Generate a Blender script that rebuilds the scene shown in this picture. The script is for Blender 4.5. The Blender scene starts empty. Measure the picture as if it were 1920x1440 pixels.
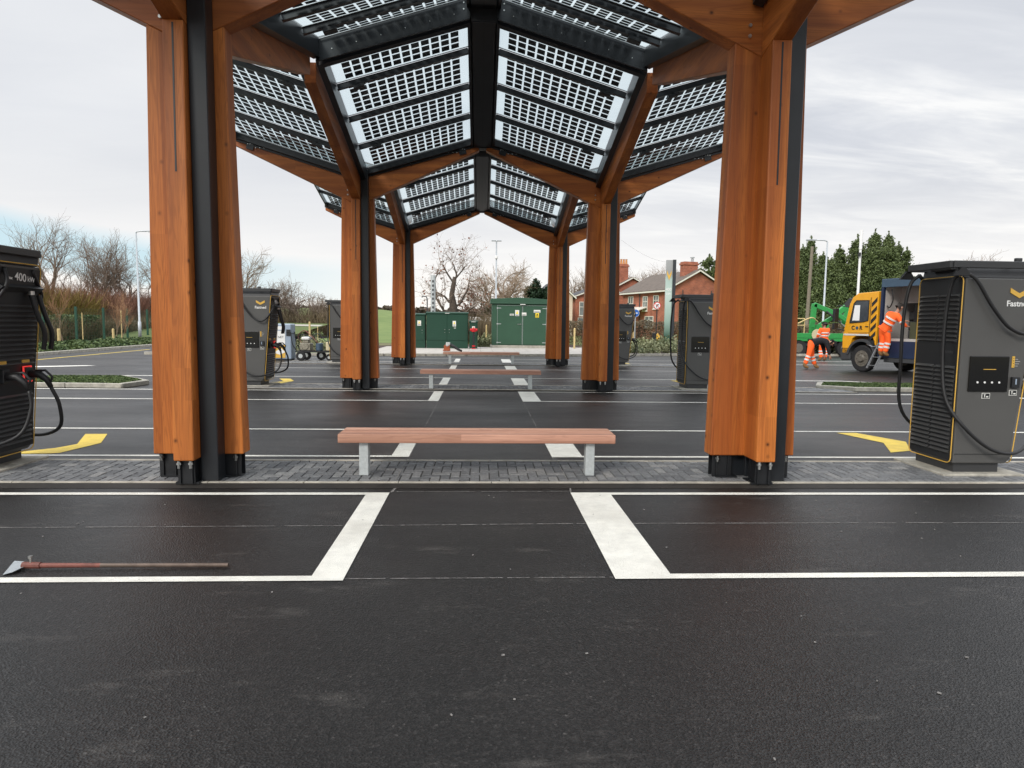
import bpy, bmesh, math, random
import numpy as np
from mathutils import Vector, Matrix, noise as mnoise
random.seed(7); np.random.seed(7)
R = math.radians
sc = bpy.context.scene
COL = sc.collection

# ------------------------------------------------------------------ camera
EYE = 1.62
F_PX, PITCH, YAW, ROLL = 1245.5, -0.0940, 0.0478, 0.0124
cy, sy = math.cos(YAW), math.sin(YAW); cp, sp = math.cos(PITCH), math.sin(PITCH)
FWD = Vector((sy*cp, cy*cp, sp)); RT0 = Vector((cy, -sy, 0)); UP0 = RT0.cross(FWD)
RT = RT0*math.cos(ROLL) + UP0*math.sin(ROLL); UP = -RT0*math.sin(ROLL) + UP0*math.cos(ROLL)
cd = bpy.data.cameras.new('camera'); cam = bpy.data.objects.new('camera', cd); COL.objects.link(cam)
m = Matrix((RT, UP, -FWD)).transposed().to_4x4(); m.translation = (0, 0, EYE)
cam.matrix_world = m
cd.sensor_width = 36; cd.lens = F_PX/1920*36; cd.clip_start = 0.05; cd.clip_end = 5000
sc.camera = cam

def at(px, py, Y=None, Z=None, X=None):
    """world point seen at a photograph pixel, on a plane of known Y, Z or X"""
    d = FWD + RT*((px-960)/F_PX) - UP*((py-720)/F_PX)
    if Y is not None: t = Y/d.y
    elif Z is not None: t = (Z-EYE)/d.z
    else: t = X/d.x
    return Vector((0, 0, EYE)) + d*t

# ------------------------------------------------------------------ world, sun, exposure
SUN_EL, SUN_AZ = 34, 215          # azimuth clockwise from +Y: behind the camera, to the left
w = bpy.data.worlds.new('World'); sc.world = w; w.use_nodes = True
nt = w.node_tree; N = nt.nodes; L = nt.links; N.clear()
def nd(t, tree=None, **k):
    n = (tree or nt).nodes.new(t)
    for a, b in k.items(): setattr(n, a, b)
    return n
out = nd('ShaderNodeOutputWorld'); bg = nd('ShaderNodeBackground'); bg.inputs[1].default_value = 0.1
sky = nd('ShaderNodeTexSky', sky_type='NISHITA', sun_disc=False, sun_elevation=R(SUN_EL), sun_rotation=R(SUN_AZ), air_density=1.0, dust_density=1.5)
tc = nd('ShaderNodeTexCoord'); sx = nd('ShaderNodeSeparateXYZ'); L.new(tc.outputs['Generated'], sx.inputs[0])
def mth(op, a, b=None, c=None, clamp=False):
    n = nd('ShaderNodeMath', operation=op, use_clamp=clamp)
    for i, v in enumerate((a, b, c)):
        if v is None: continue
        if isinstance(v, (int, float)): n.inputs[i].default_value = v
        else: L.new(v, n.inputs[i])
    return n.outputs[0]
def ramp(v, stops, tree=None):
    t = tree or nt; n = t.nodes.new('ShaderNodeValToRGB'); el = n.color_ramp.elements
    while len(el) < len(stops): el.new(0.5)
    for e, (p, c) in zip(el, stops):
        e.position = p; e.color = c if len(c) == 4 else (*c, 1)
    t.links.new(v, n.inputs[0]); return n.outputs[0]
def mixc(f, a, b, bt='MIX', tree=None):
    t = tree or nt; n = t.nodes.new('ShaderNodeMix'); n.data_type = 'RGBA'; n.blend_type = bt
    for i, v in ((0, f), (6, a), (7, b)):
        if isinstance(v, (int, float)): n.inputs[i].default_value = v
        elif isinstance(v, tuple): n.inputs[i].default_value = (*v, 1) if len(v) == 3 else v
        else: t.links.new(v, n.inputs[i])
    return n.outputs[2]
zc = mth('MAXIMUM', sx.outputs[2], 0.02)
# clouds lie on a flat layer overhead: project the direction on it
cx_ = mth('DIVIDE', sx.outputs[0], mth('ADD', zc, 0.12)); cyy = mth('DIVIDE', sx.outputs[1], mth('ADD', zc, 0.12))
cmb = nd('ShaderNodeCombineXYZ'); L.new(cx_, cmb.inputs[0]); L.new(cyy, cmb.inputs[1])
mp = nd('ShaderNodeMapping'); mp.inputs['Rotation'].default_value = (0, 0, R(-18)); mp.inputs['Scale'].default_value = (0.55, 1.25, 1); L.new(cmb.outputs[0], mp.inputs[0])
n1 = nd('ShaderNodeTexNoise'); n1.inputs['Scale'].default_value = 2.1; n1.inputs['Detail'].default_value = 9; n1.inputs['Roughness'].default_value = .58; n1.inputs['Distortion'].default_value = .6
L.new(mp.outputs[0], n1.inputs['Vector'])
n2 = nd('ShaderNodeTexNoise'); n2.inputs['Scale'].default_value = .55; n2.inputs['Detail'].default_value = 3; L.new(mp.outputs[0], n2.inputs['Vector'])
# more texture on the right of the view, smooth veil on the left
side = mth('MULTIPLY_ADD', sx.outputs[0], 1.6, 0.25, True)
tex = mixc(mth('MULTIPLY_ADD', side, .85, .15, True), (.5, .5, .5), n1.outputs['Fac'])
cl = ramp(tex, [(.33, (4.7, 5.05, 5.75)), (.45, (5.6, 5.9, 6.5)), (.56, (7.2, 7.4, 7.7)), (.66, (9.2, 9.2, 9.1))])
cl = mixc(.38, cl, ramp(n2.outputs['Fac'], [(.35, (6.3, 6.45, 6.8)), (.65, (8.3, 8.3, 8.3))]))
warm = ramp(sx.outputs[2], [(0.0, (9.7, 9.3, 8.6)), (.09, (9.0, 8.8, 8.5)), (.2, (7.5, 7.5, 7.5))])
cl = mixc(ramp(sx.outputs[2], [(0.02, (.95,)*3), (.24, (0, 0, 0))]), cl, warm)
# overcast brightens toward the zenith
zen = ramp(sx.outputs[2], [(.40, (1, 1, 1)), (.85, (2.8, 2.8, 2.8))])
cl = mixc(1.0, cl, zen, 'MULTIPLY')
# clear strip low in the west (left)
n3 = nd('ShaderNodeTexNoise'); n3.inputs['Scale'].default_value = 3; n3.inputs['Detail'].default_value = 4; L.new(tc.outputs['Generated'], n3.inputs['Vector'])
el = mth('ADD', sx.outputs[2], mth('MULTIPLY', mth('SUBTRACT', n3.outputs['Fac'], .5), .07))
el = mth('ADD', el, mth('MULTIPLY', sx.outputs[0], .10))     # strip rises to the left
band = ramp(el, [(0.0, (0, 0, 0)), (.012, (1, 1, 1)), (.052, (1, 1, 1)), (.074, (0, 0, 0))])
left = ramp(sx.outputs[0], [(0.0, (1, 1, 1)), (.001, (1, 1, 1)), (.5, (0, 0, 0))])
lm = mth('MULTIPLY', mth('MULTIPLY_ADD', sx.outputs[0], -3.0, -.25, True), band)
clear = mixc(.78, sky.outputs[0], (5.7, 7.7, 8.6))
fin = mixc(mth('MULTIPLY', lm, .92), cl, clear)
L.new(fin, bg.inputs[0]); L.new(bg.outputs[0], out.inputs[0])

sd = bpy.data.lights.new('sun', 'SUN'); so = bpy.data.objects.new('sun', sd); COL.objects.link(so)
sd.energy = 2.0; sd.angle = R(18); sd.color = (1, .95, .88)
az, eln = R(SUN_AZ), R(SUN_EL)
sdir = Vector((math.sin(az)*math.cos(eln), math.cos(az)*math.cos(eln), math.sin(eln)))
so.rotation_euler = sdir.to_track_quat('Z', 'Y').to_euler()
vs = sc.view_settings; vs.view_transform = 'Standard'; vs.look = 'None'; vs.gamma = 1; vs.exposure = 0.22

# ------------------------------------------------------------------ materials
def mat(name, col, rough=.6, metal=0.0, spec=.5, noise=0.0, nscale=8, bump=0.0, bscale=60, emis=None, var=None, coat=0):
    """plain painted / moulded surface: colour with soft noise variation and fine bump"""
    mm = bpy.data.materials.new(name); mm.use_nodes = True; t = mm.node_tree; b = t.nodes['Principled BSDF']
    b.inputs['Base Color'].default_value = (*col, 1); b.inputs['Roughness'].default_value = rough
    b.inputs['Metallic'].default_value = metal; b.inputs['Specular IOR Level'].default_value = spec
    if coat: b.inputs['Coat Weight'].default_value = coat; b.inputs['Coat Roughness'].default_value = .15
    if emis: b.inputs['Emission Color'].default_value = (*emis[0], 1); b.inputs['Emission Strength'].default_value = emis[1]
    c = t.nodes.new('ShaderNodeTexCoord')
    if noise or var:
        n = t.nodes.new('ShaderNodeTexNoise'); n.inputs['Scale'].default_value = nscale; n.inputs['Detail'].default_value = 6; n.inputs['Roughness'].default_value = .65
        t.links.new(c.outputs['Object'], n.inputs['Vector'])
        lo = tuple(x*(1-noise) for x in col); hi = tuple(min(1, x*(1+noise)) for x in col)
        if var: lo, hi = col, var
        t.links.new(ramp(n.outputs['Fac'], [(.3, lo), (.7, hi)], t), b.inputs['Base Color'])
    if bump:
        n = t.nodes.new('ShaderNodeTexNoise'); n.inputs['Scale'].default_value = bscale; n.inputs['Detail'].default_value = 4
        t.links.new(c.outputs['Object'], n.inputs['Vector'])
        bp = t.nodes.new('ShaderNodeBump'); bp.inputs['Strength'].default_value = bump; bp.inputs['Distance'].default_value = .01
        t.links.new(n.outputs['Fac'], bp.inputs['Height']); t.links.new(bp.outputs[0], b.inputs['Normal'])
    return mm

def wood_mat(name, dark, light, axis=2, scale=1.0, rough=.45, knots=True):
    """laminated softwood; grain runs along the object's own axis"""
    mm = bpy.data.materials.new(name); mm.use_nodes = True; t = mm.node_tree; b = t.nodes['Principled BSDF']; nl = t.links
    c = t.nodes.new('ShaderNodeTexCoord'); oi = t.nodes.new('ShaderNodeObjectInfo')
    ad = t.nodes.new('ShaderNodeVectorMath'); ad.operation = 'ADD'; nl.new(c.outputs['Object'], ad.inputs[0])
    ml = t.nodes.new('ShaderNodeVectorMath'); ml.operation = 'SCALE'; ml.inputs['Scale'].default_value = 17
    cb = t.nodes.new('ShaderNodeCombineXYZ')
    for i in range(3): nl.new(oi.outputs['Random'], cb.inputs[i])
    nl.new(cb.outputs[0], ml.inputs[0]); nl.new(ml.outputs[0], ad.inputs[1])
    def mapped(s):
        q = t.nodes.new('ShaderNodeMapping'); q.inputs['Scale'].default_value = s; nl.new(ad.outputs[0], q.inputs[0]); return q.outputs[0]
    s = [9*scale]*3; s[axis] = .55*scale
    q = mapped(s)
    nA = t.nodes.new('ShaderNodeTexNoise'); nA.inputs['Scale'].default_value = 1.0; nA.inputs['Detail'].default_value = 3; nA.inputs['Distortion'].default_value = .4; nl.new(q, nA.inputs['Vector'])
    # growth rings: sine of warped noise
    mu = t.nodes.new('ShaderNodeMath'); mu.operation = 'MULTIPLY'; mu.inputs[1].default_value = 70; nl.new(nA.outputs['Fac'], mu.inputs[0])
    sn = t.nodes.new('ShaderNodeMath'); sn.operation = 'SINE'; nl.new(mu.outputs[0], sn.inputs[0])
    s2 = [90*scale]*3; s2[axis] = 1.5*scale
    nB = t.nodes.new('ShaderNodeTexNoise'); nB.inputs['Scale'].default_value = 1.0; nB.inputs['Detail'].default_value = 5; nl.new(mapped(s2), nB.inputs['Vector'])
    s3 = [7.0]*3; s3[axis] = .12
    nC = t.nodes.new('ShaderNodeTexNoise'); nC.inputs['Scale'].default_value = 1.0; nC.inputs['Detail'].default_value = 1; nl.new(mapped(s3), nC.inputs['Vector'])
    s4 = [1.2]*3
    nD = t.nodes.new('ShaderNodeTexNoise'); nD.inputs['Scale'].default_value = 1.0; nD.inputs['Detail'].default_value = 3; nl.new(mapped(s4), nD.inputs['Vector'])
    base = ramp(nC.outputs['Fac'], [(.36, dark), (.62, light)], t)
    mid = tuple(a*.62 for a in dark)
    g = ramp(sn.outputs[0], [(.1, (0, 0, 0)), (.95, (.33, .33, .33))], t)
    base = mixc(g, base, mid, tree=t)
    g2 = ramp(nB.outputs['Fac'], [(.52, (0, 0, 0)), (.75, (.45, .45, .45))], t)
    base = mixc(g2, base, tuple(a*.45 for a in dark), tree=t)
    base = mixc(ramp(nD.outputs['Fac'], [(.35, (.35,)*3), (.65, (0,)*3)], t), base, tuple(a*.75 for a in dark), tree=t)
    sp_ = t.nodes.new('ShaderNodeSeparateXYZ'); nl.new(ad.outputs[0], sp_.inputs[0]); fl_ = []
    for i in range(3):
        q_ = t.nodes.new('ShaderNodeMath'); q_.operation = 'MULTIPLY'; q_.inputs[1].default_value = (11 if i != axis else .45)*scale; nl.new(sp_.outputs[i], q_.inputs[0])
        f_2 = t.nodes.new('ShaderNodeMath'); f_2.operation = 'FLOOR'; nl.new(q_.outputs[0], f_2.inputs[0]); fl_.append(f_2.outputs[0])
    cf = t.nodes.new('ShaderNodeCombineXYZ'); [nl.new(a_, cf.inputs[i]) for i, a_ in enumerate(fl_)]
    wn = t.nodes.new('ShaderNodeTexWhiteNoise'); nl.new(cf.outputs[0], wn.inputs['Vector'])
    base = mixc(1.0, base, ramp(wn.outputs['Value'], [(0, (.84, .82, .80)), (1, (1.12, 1.14, 1.16))], t), 'MULTIPLY', t)
    base = mixc(1.0, base, ramp(oi.outputs['Random'], [(0, (.86, .86, .9)), (1, (1.1, 1.1, 1.08))], t), 'MULTIPLY', t)
    if knots:
        s5 = [7.0]*3; s5[axis] = 6.0
        vo = t.nodes.new('ShaderNodeTexVoronoi'); vo.inputs['Scale'].default_value = 1.0; nl.new(mapped(s5), vo.inputs['Vector'])
        kr_ = ramp(vo.outputs['Distance'], [(.05, (.95,)*3), (.12, (.35,)*3), (.2, (0, 0, 0))], t)
        sc3_ = t.nodes.new('ShaderNodeSeparateColor'); nl.new(vo.outputs['Color'], sc3_.inputs[0])
        kn = mixc(1.0, kr_, ramp(sc3_.outputs[0], [(.66, (0, 0, 0)), (.70, (1, 1, 1))], t), 'MULTIPLY', t)
        base = mixc(kn, base, tuple(a*.22 for a in dark), tree=t)
    nl.new(base, b.inputs['Base Color']); b.inputs['Roughness'].default_value = rough; b.inputs['Specular IOR Level'].default_value = .35
    bp = t.nodes.new('ShaderNodeBump'); bp.inputs['Strength'].default_value = .15; bp.inputs['Distance'].default_value = .004
    nl.new(nB.outputs['Fac'], bp.inputs['Height']); nl.new(bp.outputs[0], b.inputs['Normal'])
    return mm

def asphalt_mat():
    mm = bpy.data.materials.new('asphalt'); mm.use_nodes = True; t = mm.node_tree; b = t.nodes['Principled BSDF']; nl = t.links
    c = t.nodes.new('ShaderNodeTexCoord')
    def no(s, d=5, r=.6, sc3=None):
        n = t.nodes.new('ShaderNodeTexNoise'); n.inputs['Scale'].default_value = s; n.inputs['Detail'].default_value = d; n.inputs['Roughness'].default_value = r
        if sc3:
            q = t.nodes.new('ShaderNodeMapping'); q.inputs['Scale'].default_value = sc3; nl.new(c.outputs['Object'], q.inputs[0]); nl.new(q.outputs[0], n.inputs['Vector'])
        else: nl.new(c.outputs['Object'], n.inputs['Vector'])
        return n.outputs['Fac']
    vo = t.nodes.new('ShaderNodeTexVoronoi'); vo.inputs['Scale'].default_value = 98; nl.new(c.outputs['Object'], vo.inputs['Vector'])
    stone = ramp(vo.outputs['Color'], [(.2, (.006, .0055, .0053)), (.6, (.0135, .0125, .012)), (.90, (.028, .026, .025)), (.985, (.07, .066, .062))], t)
    big = ramp(no(.5, 4), [(.35, (.75,)*3), (.7, (1.25, 1.22, 1.2))], t)
    col = mixc(1.0, stone, big, 'MULTIPLY', t)
    # roller bands along the laying direction and dusty smears
    band = ramp(no(1.0, 4, .6, (.05, .9, 1)), [(.4, (.88,)*3), (.62, (1.15,)*3)], t)
    col = mixc(1.0, col, band, 'MULTIPLY', t)
    dust = ramp(no(1.0, 8, .72, (1.1, 3.4, 1)), [(.575, (0, 0, 0)), (.72, (.28,)*3)], t)
    col = mixc(ramp(no(.35, 3, .5), [(.55, (0, 0, 0)), (.75, (.05,)*3)], t), col, (.16, .14, .12), tree=t)
    col = mixc(dust, col, (.17, .155, .14), tree=t)
    nl.new(col, b.inputs['Base Color'])
    nl.new(ramp(no(.45, 5, .6, (.6, 1.5, 1)), [(.32, (.34,)*3), (.68, (.54,)*3)], t), b.inputs['Roughness'])
    b.inputs['Specular IOR Level'].default_value = .48
    bp = t.nodes.new('ShaderNodeBump'); bp.inputs['Strength'].default_value = 1.0; bp.inputs['Distance'].default_value = .0036
    nl.new(vo.outputs['Distance'], bp.inputs['Height']); nl.new(bp.outputs[0], b.inputs['Normal'])
    return mm

def block_mat():
    mm = bpy.data.materials.new('block_paving'); mm.use_nodes = True; t = mm.node_tree; b = t.nodes['Principled BSDF']; nl = t.links
    a = t.nodes.new('ShaderNodeAttribute'); a.attribute_name = 'shade'
    c = t.nodes.new('ShaderNodeTexCoord'); n = t.nodes.new('ShaderNodeTexNoise'); n.inputs['Scale'].default_value = 45; n.inputs['Detail'].default_value = 5; nl.new(c.outputs['Object'], n.inputs['Vector'])
    base = ramp(a.outputs['Fac'], [(0, (.09, .093, .098)), (.6, (.155, .158, .162)), (1, (.25, .245, .235))], t)
    base = mixc(1.0, base, ramp(n.outputs['Fac'], [(.3, (.7,)*3), (.7, (1.35,)*3)], t), 'MULTIPLY', t)
    nl.new(base, b.inputs['Base Color']); b.inputs['Roughness'].default_value = .7
    return mm

def brick_mat():
    mm = bpy.data.materials.new('red_brick'); mm.use_nodes = True; t = mm.node_tree; b = t.nodes['Principled BSDF']; nl = t.links
    c = t.nodes.new('ShaderNodeTexCoord'); s = t.nodes.new('ShaderNodeSeparateXYZ'); nl.new(c.outputs['Object'], s.inputs[0])
    ad = t.nodes.new('ShaderNodeMath'); nl.new(s.outputs[0], ad.inputs[0]); nl.new(s.outputs[1], ad.inputs[1])
    cb = t.nodes.new('ShaderNodeCombineXYZ'); nl.new(ad.outputs[0], cb.inputs[0]); nl.new(s.outputs[2], cb.inputs[1])
    br = t.nodes.new('ShaderNodeTexBrick'); br.inputs['Scale'].default_value = 1; br.inputs['Brick Width'].default_value = .225; br.inputs['Row Height'].default_value = .075; br.inputs['Mortar Size'].default_value = .008
    br.inputs['Color1'].default_value = (.42, .115, .055, 1); br.inputs['Color2'].default_value = (.29, .075, .04, 1); br.inputs['Mortar'].default_value = (.30, .2, .15, 1)
    nl.new(cb.outputs[0], br.inputs['Vector'])
    n = t.nodes.new('ShaderNodeTexNoise'); n.inputs['Scale'].default_value = 1.3; n.inputs['Detail'].default_value = 5; nl.new(c.outputs['Object'], n.inputs['Vector'])
    nl.new(mixc(1.0, br.outputs[0], ramp(n.outputs['Fac'], [(.3, (.75,)*3), (.7, (1.2,)*3)], t), 'MULTIPLY', t), b.inputs['Base Color'])
    b.inputs['Roughness'].default_value = .9
    return mm

def glass_mat():
    mm = bpy.data.materials.new('roof_glass'); mm.use_nodes = True; t = mm.node_tree; t.nodes.clear(); nl = t.links
    o = t.nodes.new('ShaderNodeOutputMaterial'); tr = t.nodes.new('ShaderNodeBsdfTransparent'); tr.inputs[0].default_value = (.80, .90, .92, 1)
    gl = t.nodes.new('ShaderNodeBsdfGlossy'); gl.inputs['Roughness'].default_value = .03
    tl = t.nodes.new('ShaderNodeBsdfTranslucent'); tl.inputs[0].default_value = (.85, .92, .93, 1)
    m1 = t.nodes.new('ShaderNodeMixShader'); m1.inputs[0].default_value = .12; nl.new(tr.outputs[0], m1.inputs[1]); nl.new(tl.outputs[0], m1.inputs[2])
    m2 = t.nodes.new('ShaderNodeMixShader'); m2.inputs[0].default_value = .06; nl.new(m1.outputs[0], m2.inputs[1]); nl.new(gl.outputs[0], m2.inputs[2])
    nl.new(m2.outputs[0], o.inputs[0]); return mm

def leaf_mat(name, a, b_, scale=2.0, trans=.25, rough=.6):
    mm = bpy.data.materials.new(name); mm.use_nodes = True; t = mm.node_tree; b = t.nodes['Principled BSDF']; nl = t.links
    at_ = t.nodes.new('ShaderNodeAttribute'); at_.attribute_name = 'shade'
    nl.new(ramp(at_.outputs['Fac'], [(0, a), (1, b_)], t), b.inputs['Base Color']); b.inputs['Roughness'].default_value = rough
    b.inputs['Specular IOR Level'].default_value = .25
    return mm

M = {}
M['asphalt'] = asphalt_mat()
M['timber_v'] = wood_mat('stained_timber_upright', (.34, .090, .018), (.55, .175, .034), 2)
M['timber_x'] = wood_mat('stained_timber_beam', (.32, .086, .018), (.51, .158, .032), 0)
M['bench_wood'] = wood_mat('hardwood_slat', (.50, .25, .17), (.66, .38, .27), 0, 1.3, .6, False)
M['black'] = mat('black_powder_coat', (.012, .014, .017), .32, noise=.2, nscale=3)
M['black_steel'] = mat('black_steel', (.010, .011, .013), .38, noise=.3, nscale=4)
M['bolt'] = mat('zinc_bolt', (.55, .55, .53), .35, 1)
M['galv'] = mat('galvanised_steel', (.50, .53, .53), .5, .35, noise=.14, nscale=30)
M['glass'] = glass_mat()
M['cell'] = mat('solar_cell', (.035, .044, .05), .3, noise=.35, nscale=3)
def paint_mat(name, col, dirt):
    m_ = mat(name, col, .65, noise=.12, nscale=7, bump=.5, bscale=160); t = m_.node_tree; b = t.nodes['Principled BSDF']; nl = t.links
    c = t.nodes.new('ShaderNodeTexCoord'); n = t.nodes.new('ShaderNodeTexNoise'); n.inputs['Scale'].default_value = 55; n.inputs['Detail'].default_value = 6; n.inputs['Roughness'].default_value = .75; nl.new(c.outputs['Object'], n.inputs['Vector'])
    n2_ = t.nodes.new('ShaderNodeTexNoise'); n2_.inputs['Scale'].default_value = 1.6; n2_.inputs['Detail'].default_value = 5; nl.new(c.outputs['Object'], n2_.inputs['Vector'])
    src = b.inputs['Base Color'].links[0].from_socket
    k = mixc(ramp(n2_.outputs['Fac'], [(.42, (0, 0, 0)), (.75, (.45,)*3)], t), src, dirt, tree=t); nl.new(k, b.inputs['Base Color'])
    nl.new(ramp(n.outputs['Fac'], [(.655, (1, 1, 1)), (.69, (.15,)*3)], t), b.inputs['Alpha'])
    return m_
M['paint'] = paint_mat('white_road_paint', (.80, .78, .71), (.50, .47, .41))
M['paint_y'] = paint_mat('yellow_road_paint', (.80, .58, .08), (.55, .38, .08))
M['chalk'] = mat('chalk_dust', (.22, .21, .20), .9, noise=.5, nscale=30)
M['block'] = block_mat()
M['joint'] = mat('paving_joint', (.06, .058, .054), .95)
M['kerb'] = mat('concrete_kerb', (.36, .34, .29), .85, noise=.3, nscale=7, bump=.4)
M['pinkerb'] = mat('thin_edging', (.42, .39, .33), .85, noise=.35, nscale=5)
M['kerbface'] = mat('dark_kerb_face', (.020, .017, .014), .7, noise=.4, nscale=3)  # near-black brown for the strips sloping up against the edging
M['slab'] = mat('paving_slabs', (.42, .39, .35), .85, noise=.15, nscale=3, bump=.3)
M['grass'] = mat('grass', (.055, .085, .018), .95, var=(.10, .13, .03), nscale=4, bump=.6, bscale=30)
M['field'] = mat('field_grass', (.085, .135, .028), .95, var=(.16, .21, .055), nscale=.35)
M['rough'] = mat('rough_grass', (.085, .088, .032), .95, var=(.15, .135, .06), nscale=.8, bump=.6, bscale=10)
M['mulch'] = mat('bark_mulch', (.045, .026, .018), .95, noise=.5, nscale=20, bump=.8, bscale=40)
M['chg'] = mat('charger_grey', (.082, .081, .078), .42, noise=.05, nscale=2)
M['chg_d'] = mat('charger_black', (.014, .015, .017), .45)
M['chg_rim'] = mat('charger_cap', (.04, .041, .043), .4)
M['slat'] = mat('charger_slat', (.060, .060, .060), .4)
M['yellow'] = mat('yellow_trim', (.70, .42, .07), .45)
M['screen'] = mat('charger_screen', (.006, .006, .006), .12)
M['white'] = mat('white_plastic', (.8, .8, .78), .5)
M['red_glow'] = mat('red_plug_light', (.6, .03, .03), .4, emis=((1, .06, .05), .5))
M['rubber'] = mat('cable_rubber', (.012, .012, .013), .5)
M['cable_grey'] = mat('cable_grey', (.05, .05, .052), .5)
M['green'] = mat('cabinet_green', (.0025, .040, .021), .55, noise=.08, nscale=1.5)
M['green2'] = mat('kiosk_green', (.024, .075, .042), .5, noise=.08, nscale=1.5)
M['label'] = mat('label_white', (.7, .7, .66), .6)
M['label_y'] = mat('label_yellow', (.8, .6, .03), .6)
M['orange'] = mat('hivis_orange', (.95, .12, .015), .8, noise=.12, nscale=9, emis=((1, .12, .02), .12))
M['silver'] = mat('reflective_tape', (.62, .62, .60), .5)
M['navy'] = mat('dark_jacket', (.010, .011, .015), .85)
M['skin'] = mat('skin', (.42, .22, .15), .6)
M['boot'] = mat('tan_boot', (.24, .13, .05), .8)
M['hair'] = mat('dark_hair', (.02, .015, .012), .8)
M['truck_y'] = mat('truck_yellow', (.78, .36, .012), .35, noise=.08, nscale=3, coat=.5)
M['truck_b'] = mat('truck_blue', (.014, .024, .060), .4, noise=.12, nscale=3)
M['truck_top'] = mat('truck_rail_blue', (.05, .085, .13), .45, noise=.1, nscale=3)
M['truck_in'] = mat('truck_interior', (.42, .40, .38), .7, noise=.1, nscale=3)
M['grey_pl'] = mat('grey_plastic', (.045, .047, .05), .6)
M['tyre'] = mat('tyre', (.014, .014, .015), .8)
M['rim'] = mat('wheel_rim', (.16, .145, .12), .5, .3, noise=.3, nscale=20)
M['win'] = mat('window_glass', (.05, .06, .07), .08, noise=.2)
M['loader'] = mat('machine_green', (.02, .27, .055), .4, noise=.1, coat=.3)
M['brick'] = brick_mat()
M['render'] = mat('cream_render', (.62, .50, .40), .9, noise=.08)
M['slate'] = mat('roof_slate', (.115, .092, .075), .85, noise=.3, nscale=2.5, bump=.5)
M['slate_d'] = mat('roof_slate_dark', (.05, .05, .055), .8, noise=.3, nscale=2.5)
M['upvc'] = mat('white_frame', (.70, .68, .60), .5)
M['pane'] = mat('house_pane', (.16, .18, .18), .1, noise=.4, nscale=1)
M['pot'] = mat('clay_pot', (.55, .25, .09), .85, noise=.2)
M['pole'] = mat('lamp_grey', (.42, .45, .47), .45, .3, noise=.1)
M['woodpole'] = mat('weathered_pole', (.20, .17, .13), .9, noise=.25, nscale=10)
M['stake'] = mat('pine_stake', (.60, .46, .22), .85, noise=.15)
M['rail'] = mat('rail_timber', (.30, .24, .17), .9, noise=.25)
M['fgreen'] = mat('fence_green', (.01, .065, .04), .5)
M['bark'] = mat('bark', (.17, .14, .11), .95, noise=.35, nscale=5)
M['bark_d'] = mat('dark_bark', (.075, .058, .045), .95, noise=.35, nscale=5)
M['twig'] = mat('twig', (.24, .185, .145), .95, noise=.3, nscale=1)
M['twig_p'] = mat('pale_twig', (.27, .20, .14), .95, noise=.3, nscale=1)
M['twig_o'] = mat('orange_twig', (.34, .19, .10), .95, noise=.3, nscale=1)
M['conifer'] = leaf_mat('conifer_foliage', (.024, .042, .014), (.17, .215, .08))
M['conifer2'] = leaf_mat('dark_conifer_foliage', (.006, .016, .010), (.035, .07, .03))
M['shrub'] = leaf_mat('shrub_leaves', (.018, .045, .012), (.15, .20, .075))
M['shrub2'] = leaf_mat('silvery_leaves', (.06, .085, .035), (.34, .34, .19))
M['hedge'] = leaf_mat('winter_hedge', (.06, .048, .030), (.26, .20, .12))
M['scrub'] = leaf_mat('red_scrub', (.13, .065, .045), (.36, .19, .13))
M['scrub_y'] = leaf_mat('yellow_scrub', (.10, .075, .02), (.36, .28, .08))
M['dead'] = leaf_mat('dead_leaves', (.10, .04, .025), (.30, .13, .08))
M['far'] = leaf_mat('far_wood', (.045, .035, .025), (.13, .10, .075))
M['steel'] = mat('worn_steel', (.36, .37, .38), .4, .7, noise=.25, nscale=15)
M['rust'] = mat('red_brown_tube', (.17, .055, .04), .6, noise=.3, nscale=12)
M['tube'] = mat('brown_tube', (.13, .095, .075), .45, .4, noise=.3, nscale=12)
M['sign_w'] = mat('sign_white', (.8, .8, .8), .5)
M['sign_r'] = mat('sign_red', (.62, .02, .02), .5)
M['sign_b'] = mat('sign_blue', (.02, .12, .45), .5)
M['totem'] = mat('totem_panel', (.30, .46, .40), .25, var=(.42, .55, .50), nscale=1.2)
def totem_mat():
    m_ = mat('totem_print', (.4, .5, .45), .25); t = m_.node_tree; b = t.nodes['Principled BSDF']; c = t.nodes.new('ShaderNodeTexCoord'); x_ = t.nodes.new('ShaderNodeSeparateXYZ'); t.links.new(c.outputs['Generated'], x_.inputs[0])
    t.links.new(ramp(x_.outputs[2], [(0, (.03, .07, .05)), (.12, (.05, .11, .08)), (.30, (.28, .40, .34)), (.6, (.50, .62, .56)), (.78, (.40, .52, .47)), (.84, (.30, .31, .31)), (1, (.36, .37, .37))], t), b.inputs['Base Color']); return m_
M['totem'] = totem_mat()
M['totem_d'] = mat('totem_edge', (.03, .035, .04), .4)
M['teal_d'] = mat('totem_dark_green', (.03, .10, .07), .3)
M['post_red'] = mat('post_red', (.5, .01, .015), .5)
M['eng'] = mat('engine_metal', (.26, .24, .19), .5, .5, noise=.5, nscale=25)
M['cream'] = mat('cream_plastic', (.55, .48, .30), .6)
M['blue_g'] = mat('pale_blue_panel', (.30, .37, .46), .4)
M['magenta'] = mat('magenta_case', (.35, .02, .12), .5)

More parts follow.
